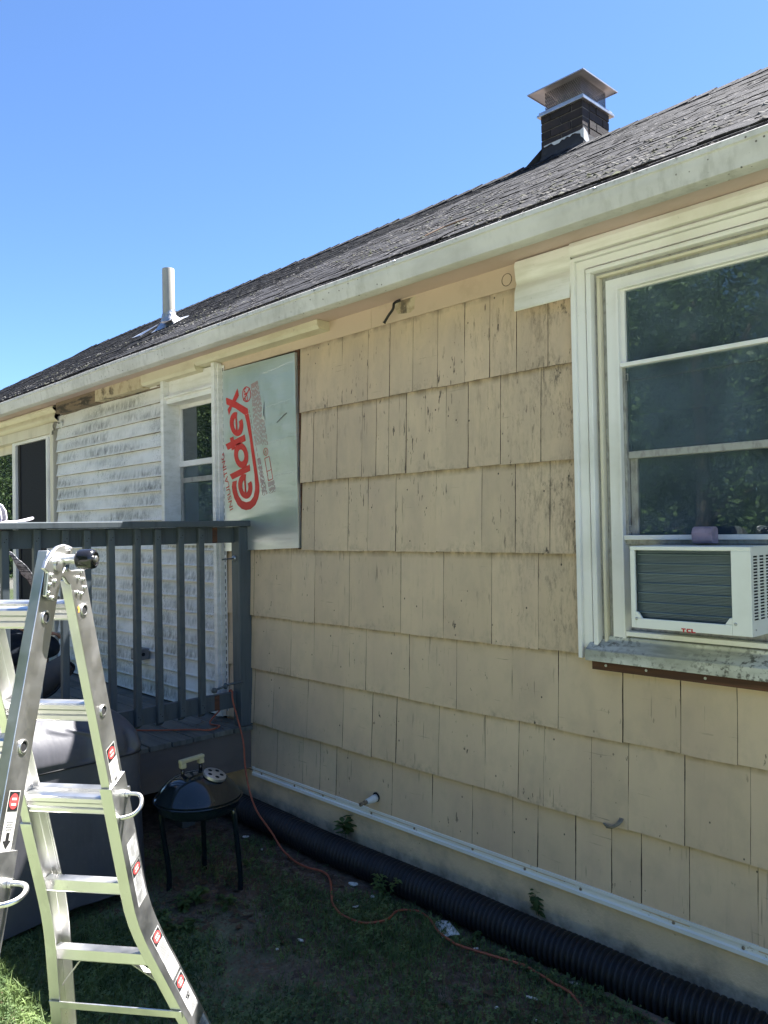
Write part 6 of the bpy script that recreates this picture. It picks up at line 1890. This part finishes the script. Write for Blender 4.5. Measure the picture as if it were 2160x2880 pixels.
# ------------------------------------------------------------------ lawn plants
def inview(x, y, z=G):
    p = np.stack([x, y + 3, np.full_like(x, z) - 1.6], 1)
    zc_ = p @ np.array(_f)
    u = p @ np.array(_r) / np.maximum(zc_, .01) * D['f'] + 1080
    v = p @ np.array(_d) / np.maximum(zc_, .01) * D['f'] + 1440
    return (zc_ > .2) & (u > -250) & (u < 2400) & (v < 3200)
def green_amount(x, y):
    n = vnoise(x, y, 2.1, 3) * .6 + vnoise(x, y, 5.3, 4) * .4
    g = np.clip((-.62 - y) / .7, 0, 1) * .66 + (n - .5) * 1.6 + .07 + .3 * np.clip((x + 2.3) / .5, 0, 1)
    g = g - .25 * np.clip((-2.9 - x) / .6, 0, 1) * (y > -1.25)
    g = g + .40 * np.exp(-((y + .23) / .06) ** 2) * (x > -3.0)
    return np.clip(g, 0, 1)
def scatter(n, x0, x1, y0, y1, seed, power=1.0):
    r = np.random.RandomState(seed)
    x = r.uniform(x0, x1, n)
    y = r.uniform(y0, y1, n)
    k = (r.rand(n) < green_amount(x, y) ** power + .015) & inview(x, y)
    k &= ~((x < -3.84) & (y < -1.10))
    return x[k], y[k], r
x, y, r = scatter(230000, -4.6, .2, -2.9, -.2, 21)
n = len(x)
h = r.uniform(.018, .055, n) * (.6 + .7 * vnoise(x, y, 3, 8))
sun_ = (y < -1.8) & (r.rand(n) < .5)
h = np.where(sun_, h * 1.7, h)
a = r.uniform(0, 2 * PI, n)
w = r.uniform(.0011, .0024, n)
b_ = r.uniform(0, 2 * PI, n)
bend = r.uniform(.2, 1.0, n) * h
z = gz(x, y) - .004
ca, sa = np.cos(a) * w, np.sin(a) * w
bx_, by_ = np.cos(b_) * bend, np.sin(b_) * bend
V = np.stack([np.stack([x - ca, y - sa, z], 1), np.stack([x + ca, y + sa, z], 1),
              np.stack([x + bx_ * .4 + ca * .8, y + by_ * .4 + sa * .8, z + h * .65], 1), np.stack([x + bx_ * .4 - ca * .8, y + by_ * .4 - sa * .8, z + h * .65], 1),
              np.stack([x + bx_ + ca * .15, y + by_ + sa * .15, z + h * .95], 1), np.stack([x + bx_ - ca * .15, y + by_ - sa * .15, z + h * .95], 1)], 1).reshape(-1, 3)
i0_ = np.arange(n) * 6
F = np.concatenate([np.stack([i0_, i0_ + 1, i0_ + 2, i0_ + 3], 1), np.stack([i0_ + 3, i0_ + 2, i0_ + 4, i0_ + 5], 1)])
o = link('grass', fast_mesh('grass', V, F, M['grass'], 4))
o['kind'] = 'stuff'
# clover and small broad leaves
x, y, r = scatter(60000, -4.6, .2, -2.9, -.2, 33, 1.1)
n = len(x)
ht = r.uniform(.006, .042, n)
sz = r.uniform(.0045, .0125, n)
z = gz(x, y)
V, F = [], []
base = 0
for k in range(3):
    an = r.uniform(0, .6, n) + k * 2.094 + r.uniform(0, 6.28)
    tl = r.uniform(-.45, .35, n)
    dx, dy = np.cos(an), np.sin(an)
    px, py = -dy, dx
    p0 = np.stack([x, y, z + ht], 1)
    def pt(l, wd, up):
        return p0 + np.stack([dx * sz * l + px * sz * wd, dy * sz * l + py * sz * wd, sz * (l * tl + up)], 1)
    V.append(np.stack([p0, pt(.7, -.55, .10), pt(1.35, -.1, .05), pt(.7, .55, .10)], 1).reshape(-1, 3))
    F.append(np.stack([np.arange(n) * 4 + i for i in range(4)], 1) + base)
    base += n * 4
o = link('clover', fast_mesh('clover', np.concatenate(V), np.concatenate(F), M['clover'], 4))
o['kind'] = 'stuff'
# crumbs of soil, chips and dry stalks
r = np.random.RandomState(5)
n = 16000
x, y = r.uniform(-4.6, -.2, n), r.uniform(-2.0, -.22, n)
k = inview(x, y) & (r.rand(n) > green_amount(x, y) * .8)
x, y = x[k], y[k]
n = len(x)
z = gz(x, y)
s = r.uniform(.002, .009, n)
a = r.uniform(0, 6.28, n)
lg = np.where(r.rand(n) < .12, 5, 1.2)
V = np.stack([np.stack([x + np.cos(a) * s * lg, y + np.sin(a) * s * lg, z], 1), np.stack([x - np.sin(a) * s, y + np.cos(a) * s, z], 1), np.stack([x - np.cos(a) * s * lg, y - np.sin(a) * s * lg, z], 1), np.stack([x + np.sin(a) * s, y - np.cos(a) * s, z], 1), np.stack([x, y, z + s * .7], 1)], 1).reshape(-1, 3)
i0_ = np.arange(n) * 5
F = np.concatenate([np.stack([i0_ + i, i0_ + (i + 1) % 4, i0_ + 4], 1) for i in range(4)])
o = link('soil_crumbs', fast_mesh('soil_crumbs', V, F, M['dead_leaf'], 3))
o['kind'] = 'stuff'
# fallen leaves
V, F = [], []
for i in range(380):
    x, y = rng.uniform(-4.4, -1.0), -.22 - abs(rng.gauss(0, .45))
    if rng.random() < .35:
        x, y = rng.uniform(-4.6, -3.2), rng.uniform(-1.1, -.3)
    z = float(gz(x, y)) + .004
    a, L_ = rng.uniform(0, 6.28), rng.uniform(.015, .045)
    d, p = Vector((math.cos(a), math.sin(a), rng.uniform(-.15, .3))), Vector((-math.sin(a), math.cos(a), rng.uniform(-.2, .3)))
    c = Vector((x, y, z))
    o_ = len(V)
    V += [tuple(c - d * L_), tuple(c - d * L_ * .2 + p * L_ * .5), tuple(c + d * L_ * .4 + p * L_ * .38), tuple(c + d * L_ + U * L_ * .25), tuple(c + d * L_ * .3 - p * L_ * .42), tuple(c - d * L_ * .3 - p * L_ * .46)]
    F.append(tuple(range(o_, o_ + 6)))
me = bpy.data.meshes.new('fallen_leaves')
me.from_pydata(V, [], F)
me.materials.append(M['dead_leaf'])
o = link('fallen_leaves', me)
o['kind'] = 'stuff'

def weed(loc, h, nst, leaf, label, seed, up=.5):
    r = random.Random(seed)
    mb = MB()
    for s in range(nst):
        a = r.uniform(0, 6.28)
        ln = h * r.uniform(.6, 1.1)
        base = Vector(loc) + Vector((r.uniform(-.015, .015), r.uniform(-.015, .015), -.01))
        tip = base + Vector((math.cos(a) * ln * (1 - up), math.sin(a) * ln * (1 - up), ln))
        mid = (base + tip) / 2 + Vector((0, 0, ln * .1))
        pth = smooth_path([base, mid, tip], 4)
        mb.tube(pth, .0014, 4)
        for j in range(2, len(pth)):
            for q in range(2 if j < len(pth) - 1 else 3):
                an = a + r.uniform(-1, 1) + q * 2.6 + j * 1.3
                d = Vector((math.cos(an), math.sin(an), r.uniform(-.25, .5))).normalized()
                p = d.cross(U).normalized()
                L_ = leaf * r.uniform(.6, 1.15)
                c = pth[j]
                w_ = L_ * .30
                dn_ = U * (-L_ * .18)
                vs = [c, c + d * L_ * .35 + p * w_ + U * .003, c + d * L_ * .75 + p * w_ * .8 + dn_ * .4, c + d * L_ * 1.1 + dn_, c + d * L_ * .75 - p * w_ * .8 + dn_ * .4, c + d * L_ * .35 - p * w_ + U * .003, c + d * L_ * .6 - U * .002 + dn_ * .2]
                mb.add(vs, [(0, 6, 1), (1, 6, 2), (2, 6, 3), (3, 6, 4), (4, 6, 5), (5, 6, 0)])
    o = mb.build('weed', M['weed'], None, smooth=True)
    return tag(o, label, 'weed', 'weeds along the house wall')
WD = [((1085, 0), .12, 5, .03, 'leafy weed standing against the drain pipe beside the small white chips')]
wl = [('tall leafy weed against the drain pipe just behind the largest bend of the cord', .115, 5, .030),
      ('small weed sprouting beside the square white scrap at the drain pipe', .075, 4, .020),
      ('broad leaved weed in front of the left leg of the kettle grill', .10, 4, .042),
      ('small weed at the foot of the right leg of the kettle grill', .07, 3, .034),
      ('low weed between the kettle grill legs and the ladder', .06, 4, .036),
      ('thin weed at the edge of the pipe right of the square scrap', .06, 3, .022),
      ('two leaved sprout at the pipe to the right of the cord crossing', .05, 2, .030),
      ('small sprout by the pipe near the white chip on the right', .07, 3, .022),
      ('pale sprout by the pipe at the bottom right corner', .07, 2, .024),
      ('small weed on the soil left of the pipe under the faucet', .05, 3, .022),
      ('sprout beside the cord near the corner of the deck', .045, 3, .018),
      ('little green weed on the bare soil beside the kettle grill', .05, 3, .02),
      ('bushy weed at the lower edge of the grey grill cover', .10, 6, .034),
      ('broad leaved weed between ladder and grill cover', .09, 5, .040),
      ('leafy weed just right of the ladder rail', .08, 5, .034)]
for i, (p, (lb, h_, ns, lf)) in enumerate(zip(D['weeds'], wl)):
    weed((p[0], p[1], float(gz(p[0], p[1]))), h_, ns, lf, lb, 40 + i)
weed((-3.46, -.035, -.13), .13, 3, .055, 'pale leafy plant growing against the foundation under the faucet', 80, .8)
weed((-2.16, -.02, -.14), .09, 3, .04, 'green weed rising between drain pipe and foundation under the large window', 81, .7)

# ------------------------------------------------------------------ white scraps and a wood lath
def scrap(name, c, L_, W_, ang, label, cat, m='white_scrap', th=.004, grp=None, seed=0, curl=.1):
    r = random.Random(seed)
    z = float(gz(c[0], c[1])) + .010
    n = 7
    pts = []
    for i in range(n):
        a = 2 * PI * i / n + r.uniform(-.2, .2)
        pts.append((math.cos(a) * L_ * r.uniform(.75, 1.1), math.sin(a) * W_ * r.uniform(.75, 1.1)))
    ca, sa = math.cos(ang), math.sin(ang)
    P = [(c[0] + x * ca - y * sa, c[1] + x * sa + y * ca, z + curl * abs(x) * abs(x) / max(L_, .001) + r.uniform(0, .004)) for x, y in pts]
    o = MB().prism(P, (0, 0, th)).build(name, M[m])
    return tag(o, label, cat, grp)
sl_ = ['pale clod like white chip left of the pipe near the deck corner', 'crumpled white chip just below the tall weed by the pipe', 'flat white chip inside the bend of the orange cord', 'tiny white chip left of the cord bend', 'thin white flake on the soil near the kettle leg', 'white speck on the grass near the middle of the bottom edge', 'leaf shaped grey white flake on the soil', 'narrow white sliver between cord and weeds', 'short white strip lying on the grass near the pipe, lower right', 'white stick like strip on the grass at the lower right', 'white scrap touching the pipe at the bottom right corner', 'white speck on the grass right of the cord', 'small white crumb in the weeds near the bottom']
szs = [(.020, .014), (.018, .010), (.018, .008), (.006, .004), (.015, .006), (.007, .005), (.02, .009), (.012, .005), (.024, .009), (.032, .007), (.030, .014), (.008, .005), (.006, .005)]
for i, (c, lb, (a, b)) in enumerate(zip(D['debris'], sl_, szs)):
    scrap('white_scrap', c, a, b, rng.uniform(-.6, 1.2), lb, 'scrap', grp='white scraps on the ground', seed=i)
pz = [float(gz(p[0], p[1])) for p in D['plate']]
pp = [Vector((p[0], p[1], z + dz)) for p, z, dz in zip(D['plate'], pz, (.016, .034, .030, .012))]
mb = MB()
n = 6
for j in range(n + 1):
    for i in range(n + 1):
        u, v = i / n, j / n
        p = (pp[0] * (1 - u) + pp[1] * u) * (1 - v) + (pp[3] * (1 - u) + pp[2] * u) * v
        mb.v.append((p.x, p.y, p.z + .006 * math.sin(PI * u) * (1 - .3 * v)))
for j in range(n):
    for i in range(n):
        mb.f.append((j * (n + 1) + i, j * (n + 1) + i + 1, (j + 1) * (n + 1) + i + 1, (j + 1) * (n + 1) + i))
o = mb.build('vinyl_scrap', M['white_scrap'], smooth=True)
o.modifiers.new('thick', 'SOLIDIFY').thickness = .004
tag(o, 'largest white scrap, square and curled, leaning on the drain pipe', 'scrap', 'white scraps on the ground')
scrap('white_scrap', D['plate2'], .028, .017, .35, 'oval white chip between the cord and the drain pipe', 'scrap', grp='white scraps on the ground', seed=77, th=.008)
ws = D['strip_wood']
P = [(p[0], p[1], float(gz(p[0], p[1])) + .008) for p in ws]
o = MB().prism(P, (0, 0, .012)).build('wood_lath', M['wood_scrap'], bevel=.002)
tag(o, 'weathered brown wood lath lying beside the drain pipe at the bottom right', 'wood lath')

# ------------------------------------------------------------------ trees across the yard, seen mirrored in the panes
def tree_meshes(h, rad, seed, nl=26000):
    r = np.random.RandomState(seed)
    mb = MB()
    mb.tube(smooth_path([(0, 0, -.1), (r.uniform(-.2, .2), 0, h * .3), (r.uniform(-.4, .4), r.uniform(-.4, .4), h * .72)], 4), [.22 - .018 * i for i in range(9)], 8)
    cl = []
    for i in range(44):
        a = r.uniform(0, 6.28)
        zz_ = h * (.05 + .95 * ((i + .5) / 44))
        f = math.sin(min(1, zz_ / h + .16) * PI * .86) ** .5
        rr = rad * f * r.uniform(.2, 1)
        c = Vector((math.cos(a) * rr, math.sin(a) * rr, zz_))
        cl.append((c, r.uniform(.5, 1.05) * rad * .45))
        if i % 4 == 0:
            st = Vector((0, 0, zz_ * .6))
            mb.tube([st, (st + c) / 2 + Vector((0, 0, .2)), c], [.06, .04, .015], 5)
    tm = mb.mesh('trunk', M['bark'], True)
    k = r.randint(0, len(cl), nl)
    C_ = np.array([tuple(c[0]) for c in cl])[k]
    R_ = np.array([c[1] for c in cl])[k]
    d = r.normal(size=(nl, 3))
    d /= np.linalg.norm(d, axis=1)[:, None]
    P_ = C_ + d * (R_ * r.uniform(.35, 1.08, nl))[:, None] * np.array([1, 1, .8])
    P_[:, 2] = np.maximum(P_[:, 2], .1)
    s_ = r.uniform(.045, .10, nl)
    t = r.normal(size=(nl, 3))
    t /= np.linalg.norm(t, axis=1)[:, None]
    b = np.cross(d + r.normal(size=(nl, 3)) * .7, t)
    b /= np.linalg.norm(b, axis=1)[:, None]
    V = np.stack([P_ - t * s_[:, None], P_ + b * (s_ * .55)[:, None], P_ + t * s_[:, None], P_ - b * (s_ * .55)[:, None]], 1).reshape(-1, 3)
    return tm, fast_mesh('crown', V, np.arange(nl * 4).reshape(-1, 4), M['tree_leaf'], 4)
proto = [tree_meshes(9.5, 3.3, 301), tree_meshes(8.5, 3.0, 302), tree_meshes(10.5, 3.5, 303)]
spots = [(-60 + 3.1 * k + rng.uniform(-.6, .6), -20 - 2.6 * (k % 2) - .03 * k + rng.uniform(-.7, .7)) for k in range(25)] + [(-58 + 4 * k, -27 + rng.uniform(-1, 1)) for k in range(17)] + [(-40 + 2.6 * k + rng.uniform(-.5, .5), -8 - 1.3 * k + rng.uniform(-.8, .8)) for k in range(7)] + [(-46 + rng.uniform(-1, 1), -3 - 4 * k) for k in range(4)]
for i, (x, y) in enumerate(spots):
    root = thing('tree', 'leafy green tree in the row across the yard, mirrored in the window panes', 'tree', (x, y, G), 'trees across the yard')
    sc_ = rng.uniform(.95, 1.18)
    root.rotation_euler = (0, 0, rng.uniform(0, 6.28))
    sc_ *= 1.3 if -12 < x < 8 and y > -24 else 1
    root.scale = (sc_, sc_, sc_)
    for nm_, me_ in zip(('trunk', 'crown'), proto[i % 3]):
        o = bpy.data.objects.new(nm_, me_)
        COL.objects.link(o)
        o.parent = root
